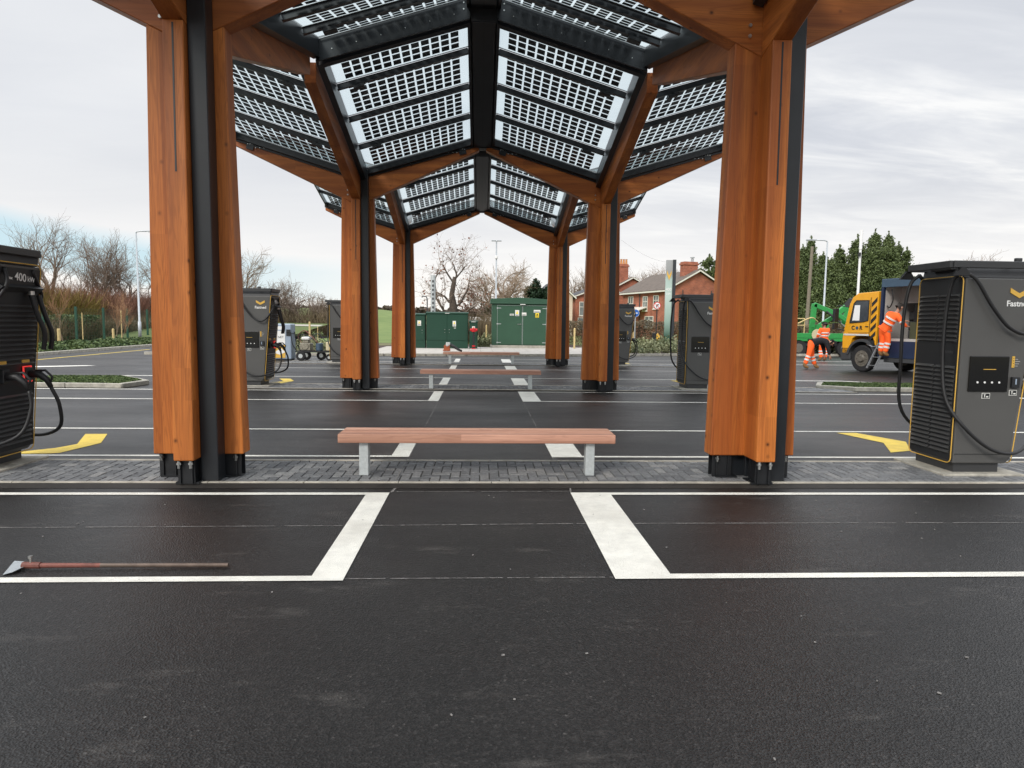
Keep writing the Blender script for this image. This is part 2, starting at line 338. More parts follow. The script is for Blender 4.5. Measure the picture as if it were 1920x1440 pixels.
# ------------------------------------------------------------------ mesh building
class MB:
    def __init__(s): s.v = []; s.f = []; s.m = []
    def add(s, vs_, fs, mi=0):
        o = len(s.v); s.v += [tuple(p) for p in vs_]; s.f += [tuple(i+o for i in f) for f in fs]; s.m += [mi]*len(fs); return s
    def box(s, c, size, rot=None, mi=0):
        hx, hy, hz = (a/2 for a in size)
        p = [Vector((x, y, z)) for x in (-hx, hx) for y in (-hy, hy) for z in (-hz, hz)]
        if rot is not None: p = [rot @ q for q in p]
        p = [q+Vector(c) for q in p]
        return s.add(p, [(0, 1, 3, 2), (4, 6, 7, 5), (0, 4, 5, 1), (2, 3, 7, 6), (0, 2, 6, 4), (1, 5, 7, 3)], mi)
    def bb(s, x0, x1, y0, y1, z0, z1, mi=0): return s.box(((x0+x1)/2, (y0+y1)/2, (z0+z1)/2), (abs(x1-x0), abs(y1-y0), abs(z1-z0)), None, mi)
    def prism(s, poly, d, mi=0):
        """poly: 3D points (planar), extruded by vector d"""
        n = len(poly); d = Vector(d); a = [Vector(p) for p in poly]; b = [p+d for p in a]
        return s.add(a+b, [tuple(range(n))[::-1], tuple(range(n, 2*n))]+[(i, (i+1) % n, (i+1) % n+n, i+n) for i in range(n)], mi)
    def bar(s, a, b, w_, h_, mi=0, up=(0, 0, 1)):
        a = Vector(a); b = Vector(b); d = (b-a); l = d.length; d.normalize(); u = Vector(up)
        sd_ = d.cross(u)
        if sd_.length < 1e-4: sd_ = d.cross(Vector((1, 0, 0)))
        sd_.normalize(); u = sd_.cross(d)
        p = [a+sd_*i*w_/2+u*j*h_/2 for i, j in ((-1, -1), (1, -1), (1, 1), (-1, 1))]; q = [x+d*l for x in p]
        return s.add(p+q, [(0, 1, 2, 3), (7, 6, 5, 4), (0, 4, 5, 1), (1, 5, 6, 2), (2, 6, 7, 3), (3, 7, 4, 0)], mi)
    def tube(s, pts, r, n=8, mi=0, cap=True):
        pts = [Vector(p) for p in pts]; k = len(pts); rs = r if isinstance(r, (list, tuple)) else [r]*k
        o = len(s.v); ref = Vector((0, 0, 1))
        for i, p in enumerate(pts):
            d = (pts[min(i+1, k-1)]-pts[max(i-1, 0)]).normalized()
            if i == 0:
                ref = d.orthogonal().normalized()
            else:
                ref = (ref-d*ref.dot(d))
                ref = ref.normalized() if ref.length > 1e-5 else d.orthogonal().normalized()
            bi = d.cross(ref)
            for j in range(n):
                a = 2*math.pi*j/n; s.v.append(tuple(p+(ref*math.cos(a)+bi*math.sin(a))*rs[i]))
        for i in range(k-1):
            for j in range(n):
                s.f.append((o+i*n+j, o+i*n+(j+1) % n, o+(i+1)*n+(j+1) % n, o+(i+1)*n+j)); s.m.append(mi)
        if cap:
            s.f.append(tuple(o+j for j in range(n))[::-1]); s.m.append(mi)
            s.f.append(tuple(o+(k-1)*n+j for j in range(n))); s.m.append(mi)
        return s
    def cyl(s, a, b, r, n=16, mi=0): return s.tube([a, b], r, n, mi)
    def disc(s, c, nrm, r, n=24, mi=0, r0=0, t=.004):
        c = Vector(c); nrm = Vector(nrm).normalized(); return s.tube([c, c+nrm*t], r, n, mi)
    def build(s, name, mats, parent=None, smooth=False, bevel=0, loc=None, rot=None, seg=1, shade=None):
        me = bpy.data.meshes.new(name); me.from_pydata(s.v, [], s.f)
        if not isinstance(mats, (list, tuple)): mats = [mats]
        for k in mats: me.materials.append(k)
        me.polygons.foreach_set('material_index', s.m)
        if smooth: me.polygons.foreach_set('use_smooth', [True]*len(s.f))
        if shade is not None:
            at_ = me.attributes.new('shade', 'FLOAT', 'FACE'); at_.data.foreach_set('value', shade)
        me.update(); bm = bmesh.new(); bm.from_mesh(me); bmesh.ops.recalc_face_normals(bm, faces=bm.faces); bm.to_mesh(me); bm.free()
        return link(name, me, parent, bevel, loc, rot, seg)
def link(name, me, parent=None, bevel=0, loc=None, rot=None, seg=1):
    o = bpy.data.objects.new(name, me); COL.objects.link(o)
    if parent: o.parent = parent
    if loc is not None: o.location = loc
    if rot is not None: o.rotation_euler = rot
    if bevel:
        b = o.modifiers.new('bevel', 'BEVEL'); b.width = bevel; b.segments = seg; b.limit_method = 'ANGLE'; b.angle_limit = R(40)
    return o
def thing(name, label, cat, loc=(0, 0, 0), rz=0, group=None):
    o = bpy.data.objects.new(name, None); COL.objects.link(o); o.location = loc; o.rotation_euler = (0, 0, rz); o.empty_display_size = .2
    return tag(o, label, cat, group)
def tag(o, label, cat, group=None):
    o['label'] = label; o['category'] = cat
    if group: o['group'] = group
    return o
def struct(o): o['kind'] = 'structure'; return o
def stuff(o, label, cat): o['kind'] = 'stuff'; o['label'] = label; o['category'] = cat; return o
def copy_tree(o, parent=None):
    c = o.copy(); COL.objects.link(c)
    if parent: c.parent = parent
    for ch in list(o.children): copy_tree(ch, c)
    return c
def text_mesh(txt, size, name, material, parent, loc, rot, depth=.002, align='CENTER', sxy=(1, 1), bold=0):
    cu = bpy.data.curves.new(name, 'FONT'); cu.body = txt; cu.size = size; cu.extrude = depth; cu.align_x = align; cu.align_y = 'CENTER'; cu.offset = bold
    tmp = bpy.data.objects.new('tmp', cu); COL.objects.link(tmp)
    me = bpy.data.meshes.new_from_object(tmp.evaluated_get(bpy.context.evaluated_depsgraph_get()))
    bpy.data.objects.remove(tmp); bpy.data.curves.remove(cu)
    me.name = name; me.materials.clear(); me.materials.append(material)
    o = link(name, me, parent, loc=loc, rot=rot); o.scale = (sxy[0], sxy[1], 1); return o
def leaf_mesh(name, P, size, material, parent=None, Nrm=None, aspect=1.0, shade=None, up=None):
    """many small quads at points P (n,3)"""
    n = len(P); a = np.random.normal(size=(n, 3)); a /= np.linalg.norm(a, axis=1, keepdims=True)
    b = np.random.normal(size=(n, 3))
    if up is not None: a = a*(1-up)+np.array([0, 0, 1.0])*up; a /= np.linalg.norm(a, axis=1, keepdims=True)
    b -= a*(a*b).sum(1, keepdims=True); b /= np.linalg.norm(b, axis=1, keepdims=True)
    s = (size*np.random.uniform(.6, 1.3, size=(n, 1)))/2
    V = np.stack([P-a*s*aspect, P-b*s+a*s*aspect*.1, P+a*s*aspect, P+b*s+a*s*aspect*.1], 1).reshape(-1, 3)
    me = bpy.data.meshes.new(name); me.vertices.add(4*n); me.vertices.foreach_set('co', V.ravel())
    me.loops.add(4*n); me.loops.foreach_set('vertex_index', np.arange(4*n)); me.polygons.add(n)
    me.polygons.foreach_set('loop_start', np.arange(0, 4*n, 4)); me.polygons.foreach_set('loop_total', np.full(n, 4))
    me.materials.append(material)
    if shade is None: shade = np.random.rand(n)
    t = me.attributes.new('shade', 'FLOAT', 'FACE'); t.data.foreach_set('value', np.clip(shade, 0, 1).astype(np.float32))
    me.update(); me.validate(); return link(name, me, parent)

# ================================================================== SETTING
def sheet(name, poly, z, m_, parent=None):
    b = MB(); b.add([(x, y, z) for x, y in poly], [tuple(range(len(poly)))]); return b.build(name, m_, parent)
struct(sheet('ground', [(-900, -300), (900, -300), (900, 1500), (-900, 1500)], -.03, M['rough']))
YB = [(-40, 27.5), (-14.5, 29.4), (-4.3, 30.1), (4, 31.2), (11, 33), (30, 36), (60, 40)]     # far kerb line
poly = [(-18.2, -20), (60, -20), (60, 40)] + [(x, y) for x, y in YB[::-1] if -14 < x < 60] + [(-15.5, 29.6), (-17.0, 33), (-17.8, 45), (-21.5, 90), (-30, 90), (-26, 40), (-18.2, 20)]
struct(sheet('asphalt', [(-18.2, -20), (60, -20), (60, 40), (30, 36), (11, 33), (4, 31.2), (-4.3, 30.1), (-14.5, 29.4), (-18.2, 29.2)], 0, M['asphalt']))
struct(sheet('side_road', [(-18.2, 29.2), (-12, 29.4), (-12.2, 34), (-13.5, 60), (-14, 95), (-19, 95), (-18.2, 60)], .002, M['asphalt']))

# island strips of block paving, flush edging
def island(y0, y1, x0, x1):
    pv = MB(); sh = []
    w_ = .1; H_ = .033
    nx = int((x1-x0)/w_)+2; ny = int(round((y1-y0-.10)/w_))
    g = .0035
    for i in range(-2, nx):
        for j in range(-2, ny+1):
            mm = (i-j) % 4
            if mm == 0: a, b, c, d = i, i+2, j, j+1
            elif mm == 3: a, b, c, d = i, i+1, j, j+2
            else: continue
            X0, X1 = max(x0, x0+a*w_), min(x1, x0+b*w_); Y0, Y1 = max(y0+.05, y0+.05+c*w_), min(y1-.05, y0+.05+d*w_)
            if X1-X0 < .03 or Y1-Y0 < .03: continue
            X0 += g; X1 -= g; Y0 += g; Y1 -= g; z = H_+random.uniform(-.0015, .0015); e = .005
            pv.add([(X0, Y0, z-.012), (X1, Y0, z-.012), (X1, Y1, z-.012), (X0, Y1, z-.012), (X0+e, Y0+e, z), (X1-e, Y0+e, z), (X1-e, Y1-e, z), (X0+e, Y1-e, z)],
                   [(4, 5, 6, 7), (0, 1, 5, 4), (1, 2, 6, 5), (2, 3, 7, 6), (3, 0, 4, 7)])
            sh += [random.betavariate(2, 2.4)]*5
    o = struct(pv.build('block_paving', M['block'], shade=sh))
    j = MB(); j.bb(x0+.01, x1-.01, y0+.045, y1-.045, -.02, .024); struct(j.build('paving_bed', M['joint']))
    k = MB()
    for (a, b, s) in ((y0, y0+.045, -1), (y1-.045, y1, 1)):
        x = x0
        while x < x1:
            k.bb(x+.002, min(x+.912, x1)-.002, a, b, -.02, .037+random.uniform(0, .001)); x += .915
    struct(k.build('edging_kerb', M['pinkerb']))
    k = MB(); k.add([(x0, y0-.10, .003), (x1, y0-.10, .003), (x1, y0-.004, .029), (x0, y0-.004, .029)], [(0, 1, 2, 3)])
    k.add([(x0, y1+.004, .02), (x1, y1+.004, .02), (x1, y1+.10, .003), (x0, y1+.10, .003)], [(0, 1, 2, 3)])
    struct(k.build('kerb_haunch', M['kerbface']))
ROWS = [6.765, 15.57, 24.38]
CX = [-2.8, 2.82]
island(6.43, 7.50, -7.2, 9.0)
island(15.38, 16.50, -7.2, 9.0)
island(24.2, 25.35, -7.2, 9.0)

# road markings: 4 mm sheets
marks = MB()
def ln(x0, x1, y, w_=.08, z=.004): marks.add([(x0, y-w_/2, z), (x1, y-w_/2, z), (x1, y+w_/2, z), (x0, y+w_/2, z)], [(0, 1, 2, 3)])
def rect(x0, x1, y0, y1, z=.004): marks.add([(x0, y0, z), (x1, y0, z), (x1, y1, z), (x0, y1, z)], [(0, 1, 2, 3)])
for (y0, y1, xa) in ((4.04, 6.17, 0), (7.82, 9.84, 0), (13.36, 15.25, 0), (16.74, 18.9, 0), (22.2, 24.15, 0), (26.0, 28.4, 0)):
    rect(-1.055, -.845, y0, y1); rect(.865, 1.24, y0, y1)
    for a, b in ((-7.3, -1.055), (1.24, 9.3)):
        ln(a, b, y0+.04); ln(a, b, y1-.04)
# outer lanes and arrows either side
ln(9.3, 11.0, 13.4, .09); ln(9.3, 12.5, 15.2, .09); ln(-14, -7.3, 13.4, .1); ln(-14, -7.3, 15.2, .1)
ln(-14, -7.3, 9.8, .1); ln(9.3, 14, 9.88, .1)
def qd(*p): marks.add([(x, y, .0045) for x, y in p], [tuple(range(len(p)))])
qd((-9.9, 17.35), (-9.45, 17.35), (-9.75, 18.8), (-10.2, 18.8)); ln(-10.2, -7.5, 18.75, .12)
qd((-14.3, 21.3), (-12.6, 22.4), (-13.0, 22.5), (-14.3, 21.9)); qd((-11.6, 15.5), (-10.5, 15.9), (-10.8, 16.1), (-11.6, 15.9))
qd((8.3, 18.75), (10.5, 18.75), (10.5, 18.9), (8.3, 18.9)); qd((10.5, 18.75), (12.1, 17.9), (12.2, 18.0), (10.5, 18.9))
qd((11.6, 15.2), (12.6, 14.4), (12.75, 14.5), (11.75, 15.35))
ln(11, 17, 29, .1); ln(11, 16, 26.5, .1)
struct(marks.build('white_road_markings', M['paint']))
ym = MB()
def chev(cx, cy_, s):
    # flattened chevron: sharp tail, bent head with clipped corner
    P = [(-.62, -.66), (-.55, -.30), (-.02, .05), (-.30, .72), (.0, .80), (.30, .05), (-.05, -.38)]
    P = [(-.85, -.58), (-.25, .02), (-.28, .60), (.07, .62), (.32, -.05), (.24, -.62), (-.02, -.30)]
def yquad(pts): ym.add([(x, y, .0045) for x, y in pts], [tuple(range(len(pts)))])
for y0 in (0, 8.85, 17.3):
    yquad([(-5.6, 7.93+y0), (-5.05, 7.96+y0), (-4.97, 8.0+y0), (-5.10, 8.56+y0), (-5.2, 8.30+y0)])
    yquad([(-5.10, 8.56+y0), (-4.97, 8.0+y0), (-4.85, 8.64+y0), (-5.14, 9.32+y0), (-5.43, 9.31+y0)])
    yquad([(5.38, 9.68+y0), (5.68, 9.69+y0), (5.98, 8.95+y0), (5.60, 8.86+y0)])
    yquad([(5.60, 8.86+y0), (5.98, 8.95+y0), (5.62, 8.3+y0), (5.27, 8.17+y0)])
ym.add([(-16.1, 18, .0045), (-15.98, 18, .0045), (-16.45, 34, .0045), (-16.57, 34, .0045)], [(0, 1, 2, 3)])
struct(ym.build('yellow_road_markings', M['paint_y']))
ck = MB()
def cl_(a, b, w_=.012, z=.0035):
    a = Vector((*a, z)); b = Vector((*b, z)); n = (b-a).cross(Vector((0, 0, 1))).normalized()*w_/2; k = 60
    for i in range(k):
        if random.random() < .12: continue
        p = a.lerp(b, i/k); q = a.lerp(b, (i+1)/k); r1 = random.uniform(.35, 1.1)
        ck.add([p-n*r1, q-n*r1, q+n*r1, p+n*r1], [(0, 1, 2, 3)])
cl_((-5.5, 5.1), (-1.0, 5.16)); cl_((-.85, 5.16), (.9, 5.2)); cl_((1.2, 5.2), (6, 5.2)); cl_((-.84, 4.07), (.86, 4.07), .009); cl_((-.84, 6.2), (.87, 6.22), .012)
cl_((-.84, 7.7), (-.84, 15.3), .014); cl_((.87, 7.7), (.87, 15.3), .012); cl_((-.83, 6.17), (-.80, 6.45), .03); cl_((.87, 6.2), (.9, 6.45), .02)
cl_((-.83, 6.5), (-.83, 7.6), .012, .040); cl_((.88, 6.5), (.88, 7.6), .010, .040)
for _ in range(60):
    x, y = random.uniform(-3.5, 4), random.uniform(1.6, 6.2); s = random.uniform(.003, .009); a = random.uniform(0, 3)
    ck.box((x, y, .004), (s*1.8, s, .004), Matrix.Rotation(a, 3, 'Z'))
struct(ck.build('chalk_marks', M['chalk']))
# raised grass islands in the car park
def grass_island(name, pts, lab):
    k = MB(); n = len(pts); c = Vector((sum(p[0] for p in pts)/n, sum(p[1] for p in pts)/n, 0))
    inn = [Vector((*p, 0)).lerp(c, .0)+(c-Vector((*p, 0))).normalized()*.16 for p in pts]
    for i in range(n):
        a, b = pts[i], pts[(i+1) % n]; ia, ib = inn[i], inn[(i+1) % n]
        L_ = (Vector(b)-Vector(a)).length; q = max(1, int(L_/.9))
        for s in range(q):
            t0, t1 = s/q+.003, (s+1)/q-.003
            A = Vector((*a, 0)).lerp(Vector((*b, 0)), t0); B = Vector((*a, 0)).lerp(Vector((*b, 0)), t1); C_ = ia.lerp(ib, t1); D = ia.lerp(ib, t0)
            k.prism([A, B, C_, D], (0, 0, .11))
    struct(k.build('kerb', M['kerb'], bevel=.012))
    g = MB(); g.add([(p.x, p.y, .095) for p in inn], [tuple(range(n))]); struct(g.build('grass_island', M['grass']))
    P = []
    xs = [p[0] for p in pts]; ys = [p[1] for p in pts]
    while len(P) < 5000:
        x, y = random.uniform(min(xs), max(xs)), random.uniform(min(ys), max(ys)); ins = False; j = n-1
        for i in range(n):
            if (inn[i].y > y) != (inn[j].y > y) and x < (inn[j].x-inn[i].x)*(y-inn[i].y)/(inn[j].y-inn[i].y)+inn[i].x: ins = not ins
            j = i
        if ins: P.append((x, y, .11))
    o = leaf_mesh('grass', np.array(P), .05, M['shrub'], up=.6, aspect=1.0)
    stuff(o, lab, 'grass')
grass_island('l', [(-10.7, 15.5), (-8.1, 15.35), (-7.95, 16.3), (-9.2, 17.6), (-11, 17.4)], 'short grass on the kerbed island to the left of the left columns')
grass_island('r', [(8.5, 16.4), (9.2, 15.85), (11.3, 15.8), (12.1, 16.4), (11.9, 17.1), (9.0, 17.3)], 'short grass on the kerbed island in front of the truck')

# far kerb, footway, planting beds
kb = MB()
for (x0, y0), (x1, y1) in zip(YB[1:-1], YB[2:]):
    L_ = math.hypot(x1-x0, y1-y0); q = int(L_/.915)
    for i in range(q):
        a = Vector((x0, y0, 0)).lerp(Vector((x1, y1, 0)), i/q); b = Vector((x0, y0, 0)).lerp(Vector((x1, y1, 0)), (i+1)/q-.006)
        kb.bar(a+Vector((0, 0, .055)), b+Vector((0, 0, .055)), .14, .13)
kl = [(-17.6, 14), (-17.9, 24), (-17.95, 30), (-18.0, 37), (-18.4, 50), (-19, 70)]
for (x0, y0), (x1, y1) in zip(kl[:-1], kl[1:]):
    L_ = math.hypot(x1-x0, y1-y0); q = int(L_/.915)
    for i in range(q):
        a = Vector((x0, y0, 0)).lerp(Vector((x1, y1, 0)), i/q); b = Vector((x0, y0, 0)).lerp(Vector((x1, y1, 0)), (i+1)/q-.006)
        kb.bar(a+Vector((0, 0, .06)), b+Vector((0, 0, .06)), .2, .14)
struct(kb.build('kerb', M['kerb'], bevel=.012))
def gz(x): # far kerb Y at x
    for (x0, y0), (x1, y1) in zip(YB[:-1], YB[1:]):
        if x0 <= x <= x1: return y0+(y1-y0)*(x-x0)/(x1-x0)
    return 40
pv = MB()
x = -5.4
while x < 6.4:
    for r_ in range(14):
        y0 = gz(x+.3)+.09+r_*.6
        if y0 > 39.5: continue
        pv.bb(x+.004, x+.596, y0+.004, y0+.596, .0, .105+random.uniform(-.001, .001))
    x += .6
struct(pv.build('footway', M['slab']))
def bed(name, poly, z, mt): struct(sheet(name, poly, z, mt))
bed('planting_bed', [(6.4, gz(6.4)+.1), (11, 33.15), (30, 36.15), (60, 40.1), (60, 47), (6.4, 42)], .08, M['mulch'])
bed('planting_bed', [(-14.4, 29.55), (-5.4, 30.1), (-5.4, 33.2), (-14.4, 32.4)], .07, M['grass'])
bed('planting_bed', [(-14.4, 32.4), (-5.4, 33.2), (-5.4, 41), (-14.4, 38)], .07, M['mulch'])
bed('planting_bed', [(-5.4, 39), (6.4, 39.6), (6.4, 46), (-5.4, 43)], .06, M['mulch'])
bed('planting_bed', [(-18.1, 12), (-18.1, 30), (-18.2, 40), (-18.6, 50), (-19.1, 70), (-24.3, 70), (-21.8, 40), (-21, 12)], .08, M['mulch'])
bed('verge', [(-19.1, 70), (-60, 70), (-60, 10), (-21, 12), (-21.8, 40)], .05, M['rough'])

# rising field beyond, with the lane crossing it
hl = MB(); nx, ny = 40, 30
for j in range(ny+1):
    for i in range(nx+1):
        X = -160+i*5.0; Y = 48+j*7.5
        t = min(1, max(0, (Y-60)/110)); fall = min(1, max(0, (5-X)/30))
        hl.v.append((X, Y, -.02+(4.2*t*t*(3-2*t))*fall+mnoise.noise(Vector((X*.03, Y*.03, 0)))*.25*t))
for j in range(ny):
    for i in range(nx):
        a = j*(nx+1)+i; hl.f.append((a, a+1, a+nx+2, a+nx+1)); hl.m.append(0)
struct(hl.build('field', M['field'], smooth=True))

# ================================================================== SOLAR CANOPY
XO = {(-1, -1): 2.70, (-1, 1): 2.59, (1, -1): 2.59, (1, 1): 2.70}      # inner edge stops at the ridge gutter
def gl(dx, dy): return 4.87+.30*dx+.25*dy
HB = 4.37
canopy = thing('solar_canopy', 'timber and black steel canopy with glass solar roof over the charging bays', 'canopy')
def make_column(i, yr, xc):
    col = MB(); gy0, gy1 = -.29, -.105
    zb = .035
    col.bb(.098, .262, gy0, gy1, zb, 4.95)                          # boxed cable riser in the corner
    col.bb(-.045, .045, -.045, .045, zb, 4.8); col.bb(-.19, .19, -.012, .012, zb, .6); col.bb(-.012, .012, -.19, .19, zb, .6)
    c = col.build('column', M['black'], canopy, bevel=.006, loc=(xc, yr, 0))
    for k, (dx, dy) in enumerate(((-1, 0), (1, 0), (0, -1), (0, 1))):
        z0 = .265; bt, tp = .44, .36
        hw = .10 if dx else .095
        slope = .46 if dx else .295
        # arm profile in the (out, z) plane; vertical part then taper
        pr = [(.05, z0), (bt, z0), (tp, 4.19+slope*tp), (.05, 4.19+slope*.05)]
        mb = MB()
        if dx: mb.prism([(dx*u, -hw, z) for u, z in pr], (0, 2*hw, 0))
        else: mb.prism([(-hw, dy*u, z) for u, z in pr], (2*hw, 0, 0))
        a = mb.build('timber_post', M['timber_v'], c, bevel=.012, seg=2)
        br = MB()
        for s in (-1, 1):
            if dx:
                br.bb(dx*.30-.006+s*.06, dx*.30+.006+s*.06, -.08, .08, zb, .262); br.bb(dx*.30-.1, dx*.30+.1, s*.055-.007, s*.055+.007, zb, .262)
                br.cyl((dx*.36, -.098, .20), (dx*.36, -.098, .262), .015, 8, 1); br.cyl((dx*.36, -.098, .225), (dx*.36, -.098, .245), .024, 6, 1)
            else:
                br.bb(-.08, .08, dy*.30-.006+s*.075, dy*.30+.006+s*.075, zb, .262); br.bb(s*.055-.007, s*.055+.007, dy*.30-.1, dy*.30+.1, zb, .262)
                br.cyl((s*.055, dy*.415, .19), (s*.055, dy*.415, .262), .014, 8, 1); br.cyl((s*.055, dy*.415, .225), (s*.055, dy*.415, .245), .023, 6, 1)
        br.bb(dx*.26-.11, dx*.26+.11, dy*.26-.11, dy*.26+.11, zb-.01, zb+.012)
        br.build('base_bracket', [M['black_steel'], M['bolt']], c)
    kp = MB()
    for s in (-1,):
        zt = 4.27; zl = 2.95
        f0 = .44+(.36-.44)*(zl-.265)/(zt-.265)
        kp.prism([(-.008, s*.36-.003, zt), (-.008, s*f0-.003, zl), (-.008, s*f0+.02, zl), (-.008, s*.36+.02, zt)], (.016, 0, 0))
    kp.build('knife_plate', M['black_steel'], c)
    return c
def make_beams(yr, xc):
    # transverse timber, profile in local XZ
    for s in (-1, 1):
        L_ = 2.73
        pr = [(0.0, 4.19), (L_, 4.19+.465*L_), (L_, 4.74+.297*L_), (0.0, 4.74)]
        mb = MB(); mb.prism([(u, -.10, z) for u, z in pr], (0, .2, 0))
        # bolts near the foot
        o = mb.build('timber_beam', M['timber_x'], canopy, bevel=.008, loc=(xc, yr, 0), rot=(0, 0, 0 if s > 0 else math.pi))
        bo = MB()
        for k, (u, z) in enumerate(((.22, 4.42), (.22, 4.52), (.34, 4.50), (.62, 4.62))[:2 if s > 0 else 2]):
            for yy in (-1, 1): bo.cyl((s*u, yy*.10, z), (s*u, yy*.118, z), .017, 8)
        bo.build('bolt', M['bolt'], canopy, loc=(xc, yr, 0))
        # steel fascia over it
        f = MB(); pr = [(.05, 4.742+.297*.05), (L_+.02, 4.742+.297*(L_+.02)), (L_+.02, gl(L_, 0)+.05), (.05, gl(.05, 0)+.05)]
        f.prism([(s*u, -.115, z) for u, z in pr], (0, .03, 0)); f.prism([(s*u, .085, z) for u, z in pr], (0, .03, 0))
        # splice plate with bolts near the ridge
        for yy in (-1, 1):
            u0 = 2.35; zc_ = 4.742+.297*u0
            f.box((s*u0, yy*.122, zc_-.01), (.16, .012, .15), Matrix.Rotation(-s*.29, 3, 'Y'))
            for q in range(6):
                f.cyl((s*(u0-.12-.09*(q % 3) if q < 3 else u0-.05+.05*(q-3)), yy*.115, zc_+.0-(.02 if q < 3 else -.03)-.03*(q < 3)), (s*(u0-.12-.09*(q % 3) if q < 3 else u0-.05+.05*(q-3)), yy*.135, zc_-(.02 if q < 3 else -.03)-.03*(q < 3)), .011, 6, 1)
            for q in range(5):
                uu = .35+q*.42; zz = 4.742+.297*uu+.045
                f.cyl((s*uu, yy*.115, zz), (s*uu, yy*.124, zz), .008, 6, 1)
        f.build('steel_fascia', [M['black'], M['bolt']], canopy, loc=(xc, yr, 0))
        # longitudinal timber: built along X then turned to run along Y
        L2 = 4.22
        pr = [(.10, 4.19+.295*.10), (L2, 4.19+.295*L2), (L2, gl(0, L2)-.16), (.10, gl(0, .1)-.04)]
        mb = MB(); mb.prism([(u, -.095, z) for u, z in pr], (0, .19, 0))
        mb.build('timber_beam', M['timber_x'], canopy, bevel=.008, loc=(xc, yr, 0), rot=(0, 0, s*math.pi/2))
        g = MB()   # connection plates beside the far end of the beam
        for xx in (-1, 1):
            g.bb(xx*.105-.004, xx*.105+.004, s*4.05-.10, s*4.05+.10, gl(0, 4.05)-.17, gl(0, 4.05)-.03)
            for q in range(4): g.cyl((xx*.105, s*(3.98+.05*q), gl(0, 4.)-.07-.04*(q % 2)), (xx*.125, s*(3.98+.05*q), gl(0, 4.)-.07-.04*(q % 2)), .014, 6, 1)
        g.build('connection_plate', [M['galv'], M['bolt']], canopy, loc=(xc, yr, 0))
cell_cache = {}
def make_quadrant(yr, xc, sx_, sy_, side):
    xo = XO[(side, sx_)]
    key = (round(xo, 2),)
    P = lambda dx, dy, dz=0: Vector((sx_*dx, sy_*dy, gl(dx, dy)+dz))
    x0, x1, y0, y1 = .17, xo, .14, HB-.03
    fr = MB()
    def slant(a, b, w_, top, bot, inward):
        # a,b (dx,dy); w_ width in the inward direction
        iv = Vector((inward[0], inward[1]))*w_
        pts = []
        for p in (a, b):
            for o in (Vector((0, 0)), iv):
                for dz in (bot, top): q = Vector(p)+o; v = P(q.x, q.y, dz); pts.append(v)
        fr.add(pts, [(0, 1, 3, 2), (4, 6, 7, 5), (0, 4, 5, 1), (2, 3, 7, 6), (1, 5, 7, 3), (0, 2, 6, 4)])
    slant((x0, y0), (x1, y0), .05, .03, -.13, (0, 1)); slant((x0, y1), (x1, y1), .06, .04, -.33, (0, -1))
    slant((x0-.05, y0), (x0-.05, y1), .10, .03, -.27, (1, 0)); slant((x1, y0), (x1, y1), .05, .03, -.14, (-1, 0))
    # stiffener lip on the deep edge beam
    slant((x0, y1-.06), (x1, y1-.06), .03, -.30, -.33, (0, -1))
    for q in range(6):
        u = x0+.25+q*(x1-x0-.5)/5
        p = P(u, y1-.06, -.20); fr.cyl(p, p+Vector((0, -sy_*.01, 0)), .008, 6, 1)
    for q in range(2):
        p = P(x1-.1, y1-.06, -.06-.10*q); fr.cyl(p, p+Vector((0, -sy_*.014, 0)), .012, 6, 1)
    fr.build('roof_frame', [M['black'], M['bolt']], canopy, loc=(xc, yr, 0))
    ys = [y0+.05+(y1-.06-y0-.05)*k/4 for k in range(5)]
    for k in range(1, 4):
        pu = MB(); a = P(x0+.07, ys[k], -.055); b = P(x1-.05, ys[k], -.055)
        pu.bar(a, b, .05, .09, 0)
        pu.bar(a+Vector((0, 0, -.05)), b+Vector((0, 0, -.05)), .07, .008, 0)
        po = pu.build('purlin', M['black'], canopy, loc=(xc, yr, 0))
    for k in (1, 3):
        fl = MB(); c = P(.62, ys[k], -.15)
        fl.box(c, (.20, .14, .045), Matrix.Rotation(-sx_*.3, 3, 'Y')); fl.box(c+Vector((0, 0, -.024)), (.17, .11, .006), Matrix.Rotation(-sx_*.3, 3, 'Y'), 1)
        fl.box(c+Vector((0, 0, .04)), (.05, .05, .05)); fl.build('floodlight', [M['black_steel'], M['grey_pl']], canopy, loc=(xc, yr, 0))
    for k in range(4):
        ya, yb = ys[k]+.012, ys[k+1]-.012; xa, xb = x0+.055, x1-.035
        g = MB(); pts = [P(xa, ya, .0), P(xb, ya, .0), P(xb, yb, .0), P(xa, yb, .0)]
        g.add(pts, [(0, 1, 2, 3)])
        # pale aluminium lip along each long edge
        g.bar(P(xa, ya+.03, -.008), P(xb, ya+.03, -.008), .03, .008, 1); g.bar(P(xa, yb-.03, -.008), P(xb, yb-.03, -.008), .03, .008, 1)
        pan = g.build('solar_panel', [M['glass'], M['steel']], canopy, loc=(xc, yr, 0))
        c = MB(); nc, nr = 12, 6; mx, my = .16, .055
        px = (xb-xa-2*mx)/nc; py = (yb-ya-2*my)/nr
        for i in range(nc):
            for j in range(nr):
                u0 = xa+mx+i*px+.017; u1 = u0+px-.034; v0 = ya+my+j*py+.013; v1 = v0+py-.026
                c.add([P(u0, v0, -.004), P(u1, v0, -.004), P(u1, v1, -.004), P(u0, v1, -.004)], [(0, 1, 2, 3)])
        c.build('solar_cells', M['cell'], pan)
